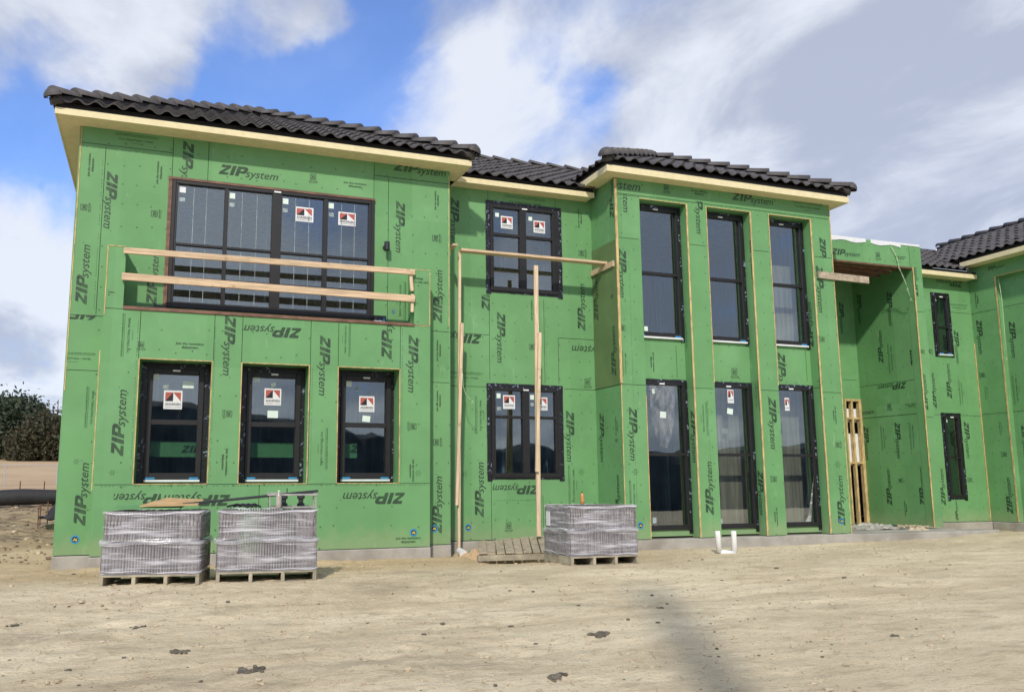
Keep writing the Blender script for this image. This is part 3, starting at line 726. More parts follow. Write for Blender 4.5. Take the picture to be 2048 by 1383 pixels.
for wi, px, py, w_, h_, k, ro in ((0, 312.5, 753, .085, .08, 'paper', 8), (0, 332, 773, .07, .06, 'paper2', -12), (0, 376.5, 769, .15, .095, 'paper', 0), (1, 513.5, 758, .085, .085, 'paper', 3), (1, 547, 769, .07, .055, 'paper', 12), (1, 545.5, 828, .15, .105, 'paper', 0), (2, 698, 767, .085, .085, 'paper', -2), (2, 714.5, 777, .065, .07, 'paper2', 0), (2, 732.5, 837, .12, .09, 'paper', -6)):
    sticker(wj[wi], sy, px, py, w_, h_, k, ro)
# big four-light window above the balcony
bx = WB; wdx = bx[2]-bx[0]
def fr(px, py): return (aty(px, py, YM).x-bx[0])/wdx
def fz_(px, py): return (aty(px, py, YM).z-bx[1])/(bx[3]-bx[1])
pan = [(fr(352, 480), fr(446, 480)), (fr(454, 480), fr(542, 480)), (fr(561, 500), fr(645, 500)), (fr(654, 500), fr(736, 500))]
mu = [[fz_(350, 485.5), fz_(348, 553)], [fz_(455, 494), fz_(452, 562)], [fz_(562, 507), fz_(560, 572)], [fz_(655, 515), fz_(653, 578)]]
ma = [sum(m_[k] for m_ in mu)/4 for k in (0, 1)]
wb = window(bx, YM, pan, [list(ma) for _ in range(4)], (0, 0, 0, 0), fw=.05, bottom=.085, sill=False, stile=.030)
b = MB(); x0, z0, x1, z1 = bx
b.box((x0-.055, YM-.012, z0+.0), (x0-.004, YM, z1+.05)); b.box((x0-.06, YM-.018, z1+.001), (x1+.01, YM, z1+.045)); b.box((x0-.02, YM-.030, z0), (x0-.005, YM-.012, z1)); b.box((x0-.02, YM-.045, z1+.002), (x1+.01, YM-.018, z1+.016))
b.each('nailing_fin', 'fin', wb)
sticker(wb, sy, 608.5, 429, .275, .225, 'logo'); sticker(wb, sy, 694, 438, .27, .21, 'logo')
for px, py, w_, h_, k in ((365.5, 379.5, .085, .085, 'white'), (364.5, 399, .075, .06, 'paper2'), (464.3, 391.5, .085, .085, 'paper'), (464, 409.5, .075, .06, 'paper2'), (571, 402.5, .085, .085, 'paper'), (570.5, 420.5, .075, .06, 'paper2'), (662, 411.5, .085, .085, 'paper'), (662.5, 429.5, .075, .06, 'paper2')):
    sticker(wb, sy, px, py, w_, h_, k)
b = MB()                                         # pale strips of protective film on the glass
for px, py, px2 in ((589.5, 480, 0), (617, 480, 0), (682.5, 480, 0), (708.5, 480, 0), (384, 480, 0), (410, 480, 0), (482, 480, 0), (512, 480, 0)):
    x = aty(px, py, YM).x; b.box((x-.003, YM+.009, bx[1]+.1), (x+.003, YM+.0115, bx[3]-.06))
b.each('film_strip', 'paper2', wb)
# recess windows
def two_sash(r, px1, px2, px3, px4, my, Y, py):
    wd_ = r[2]-r[0]; g = lambda px: (aty(px, py, Y).x-r[0])/wd_
    f = (aty(px1, my, Y).z-r[1])/(r[3]-r[1])
    return window(r, Y, [(g(px1), g(px2)), (g(px3), g(px4))], [[f], [f]], (1, 1, 1, 1), fw=.045, tw=.075, bottom=.07, sill=False, stile=.045)
wu = two_sash(WU, 986.5, 1038.5, 1051.5, 1104, 468, YR, 500); wl = two_sash(WL, 990.5, 1044.6, 1058, 1110, 833, YR, 860)
sy = YS(YR)
sticker(wu, sy, 1013.5, 445, .22, .22, 'logo'); sticker(wu, sy, 1078.5, 454, .22, .22, 'logo'); sticker(wu, sy, 994, 429.5, .07, .07); sticker(wu, sy, 1060.5, 437.5, .07, .07)
sticker(wl, sy, 1018, 803.5, .215, .23, 'logo'); sticker(wl, sy, 1083, 807, .22, .22, 'logo'); sticker(wl, sy, 997, 791, .07, .08); sticker(wl, sy, 998, 817, .07, .06, 'paper2'); sticker(wl, sy, 1064, 794, .07, .08); sticker(wl, sy, 1064, 808, .06, .06, 'paper2')
# tower windows
ws = []
for i, r in enumerate(WT):
    f = ((aty(1315, 548, YTB).z if i < 3 else aty(1325, 908, YTB).z)-r[1])/(r[3]-r[1])
    w = window(r, YTB, None, [[f]], (0, 1, 1, 0) if i != 2 else (0, 1, 1, 0), fw=.045, tw=.055, bottom=.075, sill=i < 3, stile=.05, tapeY=YTB-.02); ws.append(w)
sy = YS(YTB)
sticker(ws[0], sy, 1292, 657, .07, .08); sticker(ws[3], sy, 1326, 829, .12, .11, 'paper', -3); sticker(ws[3], sy, 1306.5, 782, .05, .08, 'paper', 5); sticker(ws[4], sy, 1461, 792, .13, .24, 'logo'); sticker(ws[4], sy, 1460, 822, .12, .10, 'paper', -8); sticker(ws[5], sy, 1574, 808, .10, .23, 'logo'); sticker(ws[3], sy, 1309, 1040, .07, .09, 'paper2'); sticker(ws[4], sy, 1443, 1042, .05, .08, 'paper2')
# crumpled clear film hanging on a lower tower window
b = MB(); c0 = aty(1300, 770, YTB-.03); c1 = aty(1352, 895, YTB-.03); NX, NZ = 14, 22
def fp(i, j):
    u = i/NX; v = j/NZ; taper = 1-.75*max(0, (v-.45)/.55)**1.5; x = (c0.x+c1.x)/2+(u-.5)*(c1.x-c0.x)*taper*1.05
    return (x, YTB-.028-.02*abs(mnoise.noise(Vector((u*6, v*3, 2))))*1.5, c0.z+(c1.z-c0.z)*v)
for i in range(NX):
    for j in range(NZ): b.poly([fp(i, j), fp(i+1, j), fp(i+1, j+1), fp(i, j+1)])
b.build('loose_film', 'wrap2', ws[3], smooth=True)
b = MB(); q = aty(1627, 955, YTB-.03); q2 = aty(1618, 1042, YTB-.03)
b.poly([(q.x, q.y, q.z), (q2.x-.02, q2.y-.02, q2.z+.1), (q2.x-.08, q2.y, q2.z), (q2.x+.03, q2.y-.02, q2.z)]); b.build('loose_film', 'wrap', ws[5])
# wing windows
for i, r in enumerate(WW):
    f = .46 if i == 0 else .49
    w = window(r, YW, None, [[f]], (1, 1, 1, 1), fw=.05, tw=.075, bottom=.06, sill=i == 0, stile=.04)
    sticker(w, YS(YW), *((1869.5, 598) if i == 0 else (1892, 840)), .07, .09, 'paper')
# stickers on the sheathing, tape scraps on the balcony
def disc_sticker(pl, px, py, r=.055):
    u, v = pl.uv(px, py); b = MB()
    for (rr, mi, off) in ((r, 0, -.004), (r*.66, 1, -.0055)):
        b.poly([pl.pt(u+rr*math.cos(k*math.pi/8), v+rr*math.sin(k*math.pi/8), off) for k in range(16)], mi)
    for (du, dv, sc) in ((.0, .08, .3), (-.25, -.15, .22), (.22, -.2, .26), (.25, .12, .2)):
        b.poly([pl.pt(u+(du+sc*math.cos(k*math.pi/3))*r, v+(dv+.8*sc*math.sin(k*math.pi/3))*r, -.007) for k in range(6)], 2)
    b.build('round_sticker', ['bluep', 'black', 'yellow'], pl.obj)
for pl, px, py in ((PM, 150, 1078), (PJ, 827, 1064), (PM, 868.5, 1056), (PRc, 936.5, 1054), (PT, 1683, 1041), (PT, 1281, 1050), (PW, 1864, 912), (PM, 787, 623)): disc_sticker(pl, px, py, .03 if px == 787 else .055)
b = MB(); c = aty(758, 633, YM-.05)
b.box((c.x-.09, YM-.1, bz+.012), (c.x+.10, YM-.004, bz+.15)); b.box((c.x-.09, YM-.105, bz+.03), (c.x+.04, YM-.1005, bz+.07), 1); b.box((c.x+.05, YM-.105, bz+.02), (c.x+.08, YM-.1005, bz+.12), 2)
c = aty(322, 606, YM-.05); b.box((c.x-.1, YM-.08, bz+.012), (c.x+.07, YM-.004, bz+.10)); b.box((c.x-.03, YM-.085, bz+.02), (c.x+.07, YM-.0805, bz+.06), 1)
bevel(b.build('sill_flashing', ['tape', 'white', 'bluep'], wb), .006)

# ---- lettering on the sheathing
Z = lambda pl, s, e, clip=None: put('Z', pl, s, e, clip)
J = lambda pl, s, e, clip=None: put('J', pl, s, e, clip)
S_ = lambda pl, s, e, clip=None: put('S', pl, s, e, clip)
def T(pl, px, py, d='h', w=12):                 # the boxed 30
    if d == 'h': put('3', pl, (px-w/2, py+4), (px+w/2, py+5))
    elif d == 'u': put('3', pl, (px+w/2, py+w/2), (px+w/2, py-w/2))
    else: put('3', pl, (px-w/2, py-w/2), (px-w/2, py+w/2))
Z(PM, (214, 342), (208, 459)); Z(PM, (366.5, 281), (361, 398), (None, None, None, 354)); Z(PM, (437, 348), (559, 360)); Z(PM, (173.4, 609), (180.3, 487)); Z(PM, (313, 611), (318, 499))
Z(PM, (787, 341), (894, 352)); Z(PM, (792, 401), (793, 507)); Z(PM, (884.5, 646), (884.5, 538), (862, None, None, None)); Z(PM, (884, 1066), (886, 949)); Z(PM, (170.6, 1051), (178.5, 922)); Z(PM, (192, 630), (66, 626), (None, None, None, 637))
J(PM, (179, 353), (181, 306)); J(PM, (316, 368), (317, 322)); T(PM, 168, 415, 'u'); T(PM, 309, 428, 'u'); S_(PM, (230, 278), (315, 288)); J(PM, (687, 366), (734, 371)); T(PM, 626, 355); J(PM, (872, 420), (872, 381)); T(PM, 870, 477, 'u'); S_(PM, (799, 562), (800, 640)); S_(PM, (184, 855), (189, 773)); S_(PM, (102, 716), (190, 719))
J(PM, (876, 722), (876, 679)); J(PM, (876, 822), (876, 780)); T(PM, 872, 884, 'u'); T(PM, 873, 600, 'u')
Z(PJ, (450, 629), (446, 753)); Z(PJ, (603, 656), (479, 650), (486, None, None, None)); Z(PJ, (640, 670), (636, 793)); Z(PJ, (783.5, 719), (787, 597), (None, 649, None, None)); Z(PJ, (817, 669), (816, 787)); Z(PJ, (246.5, 912), (253, 776)); Z(PJ, (461, 988), (325, 984)); Z(PJ, (350, 986), (215, 983), (228, None, 322, None)); Z(PJ, (810, 984), (683, 981))
T(PJ, 458, 827, 'd'); T(PJ, 827, 852, 'd'); J(PJ, (452, 896), (449, 951)); J(PJ, (825, 918), (825, 964)); J(PJ, (351, 688), (409, 691)); J(PJ, (791, 1078), (842, 1077)); S_(PJ, (257, 713), (260, 627)); S_(PJ, (690, 645), (689, 712)); S_(PJ, (642, 855), (639, 938)); J(PJ, (857, 564), (806, 560), (830, None, None, None)); J(PJ, (186, 583), (230, 585), (216, None, None, None)); T(PJ, 282, 690, 'h')
Z(PRc, (901, 394), (902, 496)); Z(PRc, (1171, 662), (1173, 566)); Z(PRc, (993.5, 623), (994, 727)); Z(PRc, (963, 669), (860, 666)); Z(PRc, (1243, 696), (1141, 692)); Z(PRc, (1131.5, 820), (1134, 925)); Z(PRc, (968, 1034), (966.5, 921)); Z(PRc, (1078, 969.5), (983, 969)); Z(PRc, (980, 622), (978, 520), (None, 590, None, None))
T(PRc, 1162, 507, 'u', 11); T(PRc, 1063, 694, 'u', 11); T(PRc, 1175, 765, 'h', 11); T(PRc, 1017, 1052, 'h', 11); J(PRc, (1159, 456), (1160, 418)); S_(PRc, (893, 755), (962, 756)); S_(PRc, (963, 868), (963, 792)); J(PRc, (1065, 640), (1066, 600)); S_(PRc, (1150, 1010), (1150, 930)); S_(PRc, (1010, 404), (1090, 412))
Z(PT, (1166, 368), (1283, 381)); Z(PT, (1464, 400), (1548, 411)); Z(PT, (1243, 322), (1244, 426), (None, 388, None, None)); Z(PT, (1236, 496), (1240, 597)); Z(PT, (1389, 372), (1392, 469), (None, 402, None, None)); Z(PT, (1638, 474), (1645, 560), (None, None, None, 515)); Z(PT, (1631, 530), (1644, 627)); Z(PT, (1257, 813), (1262, 923)); Z(PT, (1536, 794), (1543, 900)); Z(PT, (1428, 1029), (1423, 920)); Z(PT, (1691, 1050), (1683, 948))
T(PT, 1333, 376, 'h', 10); T(PT, 1246, 655, 'd', 11); T(PT, 1646, 678, 'd', 9); T(PT, 1674, 889, 'u', 10); T(PT, 1550, 957, 'd', 10); J(PT, (1381, 382), (1416, 387)); J(PT, (1552, 1014), (1553, 1052)); J(PT, (1669, 812), (1671, 848)); S_(PT, (1585, 413), (1645, 420)); S_(PT, (1404, 803), (1409, 870)); S_(PT, (1366, 745), (1369, 700)); S_(PT, (1253, 752), (1250, 700)); S_(PT, (1271, 1030), (1268, 960))
J(PTB, (1305, 704), (1307, 744)); T(PTB, 1469, 745, 'h', 11); Z(PTB, (1555, 704), (1561, 805), (None, None, None, 762)); 
Z(PS, (1228, 434), (1222, 352)); Z(PS, (1199, 826), (1206, 925)); Z(PS, (1241, 1045), (1240, 947)); J(PS, (1233, 870), (1232, 832)); T(PS, 1231, 880, 'u', 6)
# on the darker sheet
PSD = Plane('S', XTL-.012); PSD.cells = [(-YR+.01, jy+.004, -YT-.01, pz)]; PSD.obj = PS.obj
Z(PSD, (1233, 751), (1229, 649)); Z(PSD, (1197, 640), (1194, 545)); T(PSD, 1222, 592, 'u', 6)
# inner faces of the slots
for i, (a, c_) in enumerate(SL):
    q = Plane('S', c_); q.cells = [(-YTB+.01, .0, -YT-.015, SZT)]; q.obj = PT.obj
    if i == 2: Z(q, (1628, 693), (1621, 601)); Z(q, (1636, 720), (1640, 800)); 
    if i == 0: Z(q, (1381, 820), (1391, 926)); S_(q, (1375, 700), (1371, 640)); 
    if i == 1: S_(q, (1510, 760), (1512, 820)); Z(q, (1499, 480), (1500, 560)); Z(q, (1515, 940), (1516, 1030))
    seam(q, (1383 if i == 0 else 1510 if i == 1 else 1628, 776), (1394 if i == 0 else 1520 if i == 1 else 1640, 774)); nails(q); finish_print(q)
Z(PP, (1664, 508), (1721, 514), ); T(PP, 1756, 510, 'h', 8); J(PP, (1790, 513), (1812, 516)); Z(PC, (1837, 593), (1831.5, 523)); Z(PC, (1857, 820), (1852.5, 747)); Z(PC, (1862, 960), (1858, 880)); T(PC, 1843, 703, 'u', 7)
Z(PPS, (1773, 584), (1782, 652)); Z(PPS, (1767.5, 725), (1762, 658)); Z(PPS, (1833, 732), (1828, 660)); Z(PPS, (1789, 844), (1799, 917)); Z(PPS, (1727, 852), (1735, 921)); Z(PPS, (1785, 1010), (1780, 937)); Z(PPS, (1852, 1011), (1846, 934)); Z(PPS, (1812, 763), (1755, 772)); Z(PPS, (1713, 588), (1722, 648)); Z(PPS, (1700, 831), (1749, 819)); T(PPS, 1779, 812, 'h', 7); J(PPS, (1811, 810), (1835, 806)); T(PPS, 1818, 617, 'u', 7); T(PPS, 1800, 960, 'u', 7); S_(PPS, (1787, 745), (1787, 685)); S_(PPS, (1771, 900), (1768, 850)); S_(PPS, (1830, 900), (1836, 845)); J(PPS, (1812, 1030), (1810, 1000))
Z(PPB, (1677, 603), (1684, 668)); Z(PPB, (1712, 588), (1720, 652))
Z(PW, (1924, 563), (1871, 560)); Z(PW, (1907, 660), (1917, 727)); Z(PW, (1904.5, 797), (1899, 726)); Z(PW, (1874, 816), (1869, 744)); Z(PW, (1860, 867), (1870, 945)); Z(PW, (1892, 1010), (1886, 935)); Z(PW, (1927, 842), (1936, 917)); Z(PW, (1917, 1040), (1912, 1000), ); S_(PW, (1927, 810), (1924, 760)); S_(PW, (1900, 615), (1935, 618)); T(PW, 1942, 959, 'd', 8); T(PW, 1858, 703, 'u', 8)
Z(PG, (1952, 640), (1962, 709)); Z(PG, (2027, 1027), (2021, 953)); Z(PG, (1975, 541), (2010, 532), ); T(PG, 1966, 750, 'd', 8); T(PG, 2010, 908, 'd', 8); J(PG, (1954, 615), (1950, 585)); S_(PG, (2005, 870), (2002, 840)); S_(PG, (1976, 800), (1972, 770))
Z(PGN, (2017, 643), (2030, 716)); S_(PGN, (2038, 808), (2033, 750)); Z(PGN, (2042, 850), (2044, 920))
for pl, px, py in ((PM, 152, 922), (PJ, 224, 944), (PJ, 836, 946), (PRc, 929, 948), (PRc, 1163, 944), (PT, 1271, 944), (PT, 1676, 930)): put('*', pl, (px-7, py+7), (px+7, py+7))
# joints between sheets
for a in ((PM, (162, 286), (345, 304)), (PM, (211, 292), (193, 628)), (PM, (347, 268), (345, 356)), (PM, (418, 275), (416, 362)), (PM, (139, 629), (206, 632)), (PM, (133, 739), (198, 741)), (PM, (748, 325), (748, 402)), (PM, (749, 352), (896, 367)), (PM, (776, 356), (776, 645)), (PM, (862, 662), (898, 663)), (PM, (862, 764), (898, 765)),
          (PJ, (211, 616), (250, 617)), (PJ, (188, 968), (860, 966.4)), (PJ, (281, 622), (278, 716)), (PJ, (430, 628), (427, 720)), (PJ, (485, 632), (484, 724)), (PJ, (623, 641), (620, 730)), (PJ, (677, 645), (677, 732)), (PJ, (801, 651), (800, 738)), (PJ, (829, 649), (860, 651)), (PJ, (517, 968), (516, 1100)), (PJ, (800, 740), (800, 965)), (PJ, (620, 732), (616, 965)),
          (PRc, (898, 664), (978, 670)), (PRc, (898, 771), (973, 773)), (PRc, (978, 596), (980, 760)), (PRc, (1088, 600), (1089, 766)), (PRc, (1116, 675), (1190, 680)), (PRc, (1116, 676), (1118, 766)), (PRc, (1128, 776), (1192, 781)), (PRc, (976, 360), (975, 400)), (PRc, (1110, 385), (1110, 418)), (PRc, (983, 960), (983, 1080)), (PRc, (1086, 990), (1087, 1080)),
          (PT, (1229, 387), (1278, 394)), (PT, (1229, 386), (1657, 437)), (PT, (1232, 474), (1277, 478)), (PT, (1378, 488), (1411, 492)), (PT, (1507, 500), (1537, 504)), (PT, (1628, 512), (1665, 517)), (PT, (1241, 767.7), (1293, 770)), (PT, (1389, 775), (1427, 777)), (PT, (1519, 779), (1558, 781)), (PT, (1643, 784), (1685, 785)),
          (PP, (1818, 491), (1819, 534)), (PC, (1826, 622), (1848, 624)), (PC, (1840, 832), (1866, 834)), (PPS, (1709, 780), (1838, 752)), (PPS, (1718, 839), (1843, 824)), (PW, (1856, 618), (1940, 629)), (PW, (1866, 830), (1961, 830)), (PG, (1940, 628), (1992, 618)), (PG, (1960, 829), (2014, 824)), (PGN, (2003, 616), (2048, 604)), (PGN, (2015, 824), (2048, 820)), (PPB, (1680, 760), (1712, 758)),
          (PS, (1183, 504), (1229, 480)), (PS, (1189, 780), (1241, 768)), (PTB, (1352, 690), (1354, 755)), (PTB, (1612, 700), (1613, 762))): seam(*a)
for a in ((PM, (164, 292), (345, 306)), (PM, (206, 320), (190, 620)), (PM, (750, 350), (896, 364)), (PJ, (200, 972), (858, 970)), (PJ, (432, 640), (428, 955)), (PJ, (625, 735), (620, 960)), (PJ, (805, 655), (804, 960)), (PJ, (277, 640), (262, 960)), (PRc, (1090, 605), (1091, 760)), (PRc, (990, 1000), (1085, 1000)), (PT, (1257, 500), (1290, 1060)), (PT, (1415, 800), (1440, 1060)), (PT, (1275, 392), (1655, 441)), (PW, (1945, 640), (1962, 820)), (PPS, (1720, 836), (1840, 820))): dashes(*a)
for pl in (PJ, PM, PRc, PT, PTB, PS, PP, PC, PPS, PPB, PW, PG, PGN): nails(pl); finish_print(pl)
finish_print(PSD); Z(PIN, (362, 905), (450, 908)); Z(PIN, (700, 905), (790, 908)); Z(PIN, (486, 905), (420, 905)); finish_print(PIN)
# ------------------------------------------------------------------ ground
def sstep(a, b, x): t = min(1, max(0, (x-a)/(b-a))); return t*t*(3-2*t)
def lerp_tab(tab, y):
    for (a, b), (c, d) in zip(tab[:-1], tab[1:]):
        if y <= c: t = max(0, (y-a)/(c-a)); return b+(d-b)*t
    return tab[-1][1]
LT = [(12.6, -.17), (14.5, -.05), (16.5, .14), (18.5, .36), (20, .40), (21.5, .44), (24, .50), (40, .62), (62, .80), (120, 4.0), (400, 7.0), (1500, 9)]
def gz(x, y):
    base = -.18 if y > 9.6 else -.18-(9.6-y)*.055
    base = max(base, -.60)
    if x > 12: base += .10*sstep(12, 17, x)*sstep(9, 13, y)
    if y > 12.6:
        side = lerp_tab(LT, y)
        w = 1-sstep(-1.32, -1.20, x) if y < 24 else 1
        w = max(w, sstep(24, 30, y)); base = base*(1-w)+side*w if not (x > -1.2 and y < 26) else min(base, -.2)
    base -= .13*sstep(4.3, 4.7, x)*(1-sstep(5.9, 6.3, x))*sstep(10.95, 11.5, y)*(1-sstep(12.7, 13, y))
    return base
def gn(x, y):                                   # clods, ruts and undulation
    p = Vector((x, y, 0))
    amp = 1 if y < 30 else 0
    rg = 1.0 if x < 3 else .45; q = Vector((x*.9+y*.25, y*1.9, 0))
    n = mnoise.fractal(p*.55, 1, 2, 4)*.028+mnoise.fractal(q*3.4, .6, 2.1, 6)*.020*rg+abs(mnoise.noise(Vector((x*1.6+y*.5, y*5.0, 3))))*-.012
    n += abs(mnoise.fractal(q*8, .8, 2, 3))*.010*rg
    if x < -1.25 and y > 12.5: n += mnoise.fractal(p*1.1, 1, 2, 4)*.07*sstep(12.5, 16, y)
    near = math.exp(-((y-12.05)/.22)**2) if x < 12 else 0
    n += (0 if 4.4 < x < 6.2 else 1)*near*(.02+.09*max(0, mnoise.noise(Vector((x*1.1, 5, 5)))))
    if 7.2 < y < 8.6 and x < 9: n -= .016*max(0, math.sin((y-7.2+.10*x*.3)*9))*sstep(-2, 0, x)
    if 5.4 < y < 6.4: n -= .012*max(0, math.sin((y-5.4-.06*x)*8))
    return n*amp
def gh(x, y): return gz(x, y)+gn(x, y)
xs, ys = [], []
y = -14.
while y < 1500: ys.append(y); y += (.05 if 4.6 < y < 12.7 else .11 if 12 < y < 24 else .5 if y < 4 or y < 40 else 4 if y < 130 else 60)
x = -700.
while x < 900: xs.append(x); x += (.05 if -2.6 < x < 6 else .075 if 5 < x < 14 else .15 if -8 < x < 22 else 2 if -40 < x < 60 else 30)
b = MB(); nx = len(xs)
for y in ys:
    for x in xs: b.v.append((x, y, gh(x, y)))
for j in range(len(ys)-1):
    for i in range(nx-1): b.f.append((j*nx+i, j*nx+i+1, (j+1)*nx+i+1, (j+1)*nx+i)); b.m.append(0)
def ground_mat():
    m = bpy.data.materials.new('bare_clay_ground'); m.use_nodes = True; t = m.node_tree; N = NT(t); bs = t.nodes['Principled BSDF']
    tcn = N.n('ShaderNodeTexCoord'); v = tcn.outputs['Object']; vs = N.mapping(v, (.55, 1.5, 1), (0, 0, rad(8)))
    big = N.noise(vs, .8, 6, .6, .4); mid = N.noise(vs, 4.5, 7, .65, .3); fine = N.noise(v, 38, 5, .7)
    c = N.mix(N.rng(big, .35, .68), (.61, .505, .335, 1), (.80, .685, .475, 1))
    c = N.mix(N.math('MULTIPLY', N.rng(mid, .50, .68), .55), c, (.42, .34, .22, 1))
    c = N.mix(N.math('MULTIPLY', N.rng(fine, .56, .70), .5), c, (.20, .16, .10, 1)); grit = N.noise(N.mapping(v, (.8, 2.2, 1), (0, 0, rad(10))), 15, 8, .75); c = N.mix(N.math('MULTIPLY', N.rng(grit, .54, .66), .45), c, (.28, .225, .14, 1))
    c = N.mix(N.math('MULTIPLY', N.rng(fine, .28, .38, 1, 0), .45), c, (.72, .67, .54, 1))
    speck = N.noise(N.mapping(v, (1, 2.2, 1)), 7, 8, .72); c = N.mix(N.math('MULTIPLY', N.rng(speck, .655, .70), .6), c, (.12, .105, .085, 1))
    sp = N.n('ShaderNodeSeparateXYZ'); N.link(v, sp.inputs[0])
    dmp = N.noise(N.mapping(v, (.45, 1.3, 1), (0, 0, rad(-14)), (4, 1, 0)), 1.1, 7, .68, .5)
    c = N.mix(N.math('MULTIPLY', N.rng(dmp, .50, .66), N.rng(sp.outputs[0], 5.5, 1.5, .12, .55)), c, (.33, .27, .18, 1))
    # straw coloured soil along the foundation, brown churned soil to the left, dry field beyond
    near = N.math('MULTIPLY', N.rng(N.math('ADD', sp.outputs[1], N.math('MULTIPLY', big, 1.6)), 11.0, 12.2), .55)
    near = N.math('MULTIPLY', near, N.rng(sp.outputs[0], 8, 6.2)); c = N.mix(near, c, (.50, .35, .18, 1))
    far = N.rng(N.math('ADD', sp.outputs[1], N.math('MULTIPLY', mid, 3)), 15.5, 17); far = N.math('MULTIPLY', far, N.rng(mid, .35, .6, .95, .35)); c = N.mix(far, c, (.165, .125, .085, 1))
    c = N.mix(N.rng(sp.outputs[1], 26, 34), c, N.mix(N.rng(N.noise(v, .12, 4, .6), .35, .65), (.42, .29, .17, 1), (.50, .37, .225, 1)))
    N.link(c, bs.inputs['Base Color']); bs.inputs['Roughness'].default_value = .95; bs.inputs['Specular IOR Level'].default_value = .15
    bp = N.n('ShaderNodeBump'); bp.inputs['Strength'].default_value = .9; bp.inputs['Distance'].default_value = .035
    h = N.math('ADD', N.math('MULTIPLY', mid, .8), N.math('MULTIPLY', fine, .35)); N.link(N.math('ADD', h, N.math('MULTIPLY', grit, .8)), bp.inputs['Height']); N.link(bp.outputs[0], bs.inputs['Normal'])
    return m
M['ground'] = ground_mat()
g = b.build('ground', 'ground', smooth=True); tag(g, kind='structure')
M['browndirt'] = mat('brown_clod', (.19, .145, .095), .95, .3, 14, .5, 60)
# loose clods and stones: a scatter nobody could count
def clod(b, x, y, z, r, m=0):
    a0 = random.uniform(0, 6.28); i0 = len(b.v); zs = random.uniform(.45, .8)
    for (lat, k) in ((-.6, 5), (.25, 6), (.85, 4)):
        for j in range(6):
            t = a0+j*math.pi/3; rr = r*math.cos(lat)*random.uniform(.7, 1.25); b.v.append((x+rr*math.cos(t), y+rr*math.sin(t), z+r*zs*math.sin(lat)))
    for q in (0, 1):
        for j in range(6): b.f.append((i0+q*6+j, i0+q*6+(j+1) % 6, i0+q*6+6+(j+1) % 6, i0+q*6+6+j)); b.m.append(m)
    b.f.append(tuple(i0+12+j for j in range(6))); b.m.append(m)
b = MB()
for k in range(5200):
    y = random.uniform(4.3, 12.3)**1.0; x = y*random.uniform(-.25, 1.15)
    if y > 11.9 and x < 3.9: continue
    r = min(.035, .004+random.expovariate(1/.006)); clod(b, x, y, gh(x, y)+r*.05, r, 0 if random.random() < .94 else 1)
for k in range(900):
    y = random.uniform(13, 25); x = -y*random.uniform(.09, .22)
    r = min(.06, .010+random.expovariate(1/.012)); clod(b, x, y, gh(x, y)+r*.05, r, 2 if random.random() < .8 else 0)
for k in range(260):                              # gravel strip in front of the porch
    p = atz(random.uniform(1795, 1865), random.uniform(1045, 1056), -.02); r = random.uniform(.012, .04); clod(b, p.x, p.y, .0+r*.3, r, 0)
tag(b.build('loose_clods', ['dirt', 'darkclod', 'browndirt']), 'loose clods and small stones scattered over the bare soil', 'stones', kind='stuff')
# dark clumps that stand out in the foreground
for px, py, s, lab in ((1200, 1263, .10, 'dark clump of wet soil in the middle of the bare yard'), (1110, 1330, .085, 'dark clump of soil nearest the camera'), (275, 1262, .06, 'small dark soil clump nearest below the leftmost pallet'), (360, 1308, .07, 'dark soil clump in the bare yard below the second pallet, left of the long streak'), (500, 1332, .10, 'long streak of dark soil in the left foreground'), (1320, 1222, .035, 'small dark soil clump inside the pole shadow'), (1790, 1258, .045, 'small dark soil clump at the right of the yard'), (27, 1268, .05, 'dark soil clump at the left edge of the yard')):
    b = MB(); p = atz(px, py, -.33 if py > 1200 else -.2)
    clod(b, p.x, p.y, gh(p.x, p.y)-s*.12, s*.5, 0)
    for k in range(34):
        x = p.x+max(-s, min(s, random.gauss(0, s*.5))); y = p.y+random.gauss(0, s*.35)+(x-p.x)*.2; clod(b, x, y, gh(x, y)+.003, random.uniform(.010, .03)*s/.1, 0)
    tag(b.build('soil_clump', 'darkclod'), lab, 'soil clump', 'dark soil clumps')
# straw and twigs
b = MB()
for k in range(520):
    y = random.uniform(4.5, 12.1); x = y*random.uniform(-.2, .95) if k > 200 else random.uniform(-2.2, 6)
    if k <= 200: y = random.uniform(10.9, 12.05)
    a = random.uniform(0, 3.14); l = random.uniform(.03, .10); z = gh(x, y)+.008
    b.beam((x, y, z), (x+l*math.cos(a), y+l*math.sin(a), z+random.uniform(0, .02)), .003, .003)
tag(b.build('straw', 'hay'), 'bits of straw and twig strewn along the foundation', 'straw', kind='stuff')
# porch slab
b = MB(); b.box((11.80, 12.45, -.5), (15.6, YPP-.31, -.035)); o = bevel(b.build('path', 'concrete'), .015); tag(o, kind='structure')

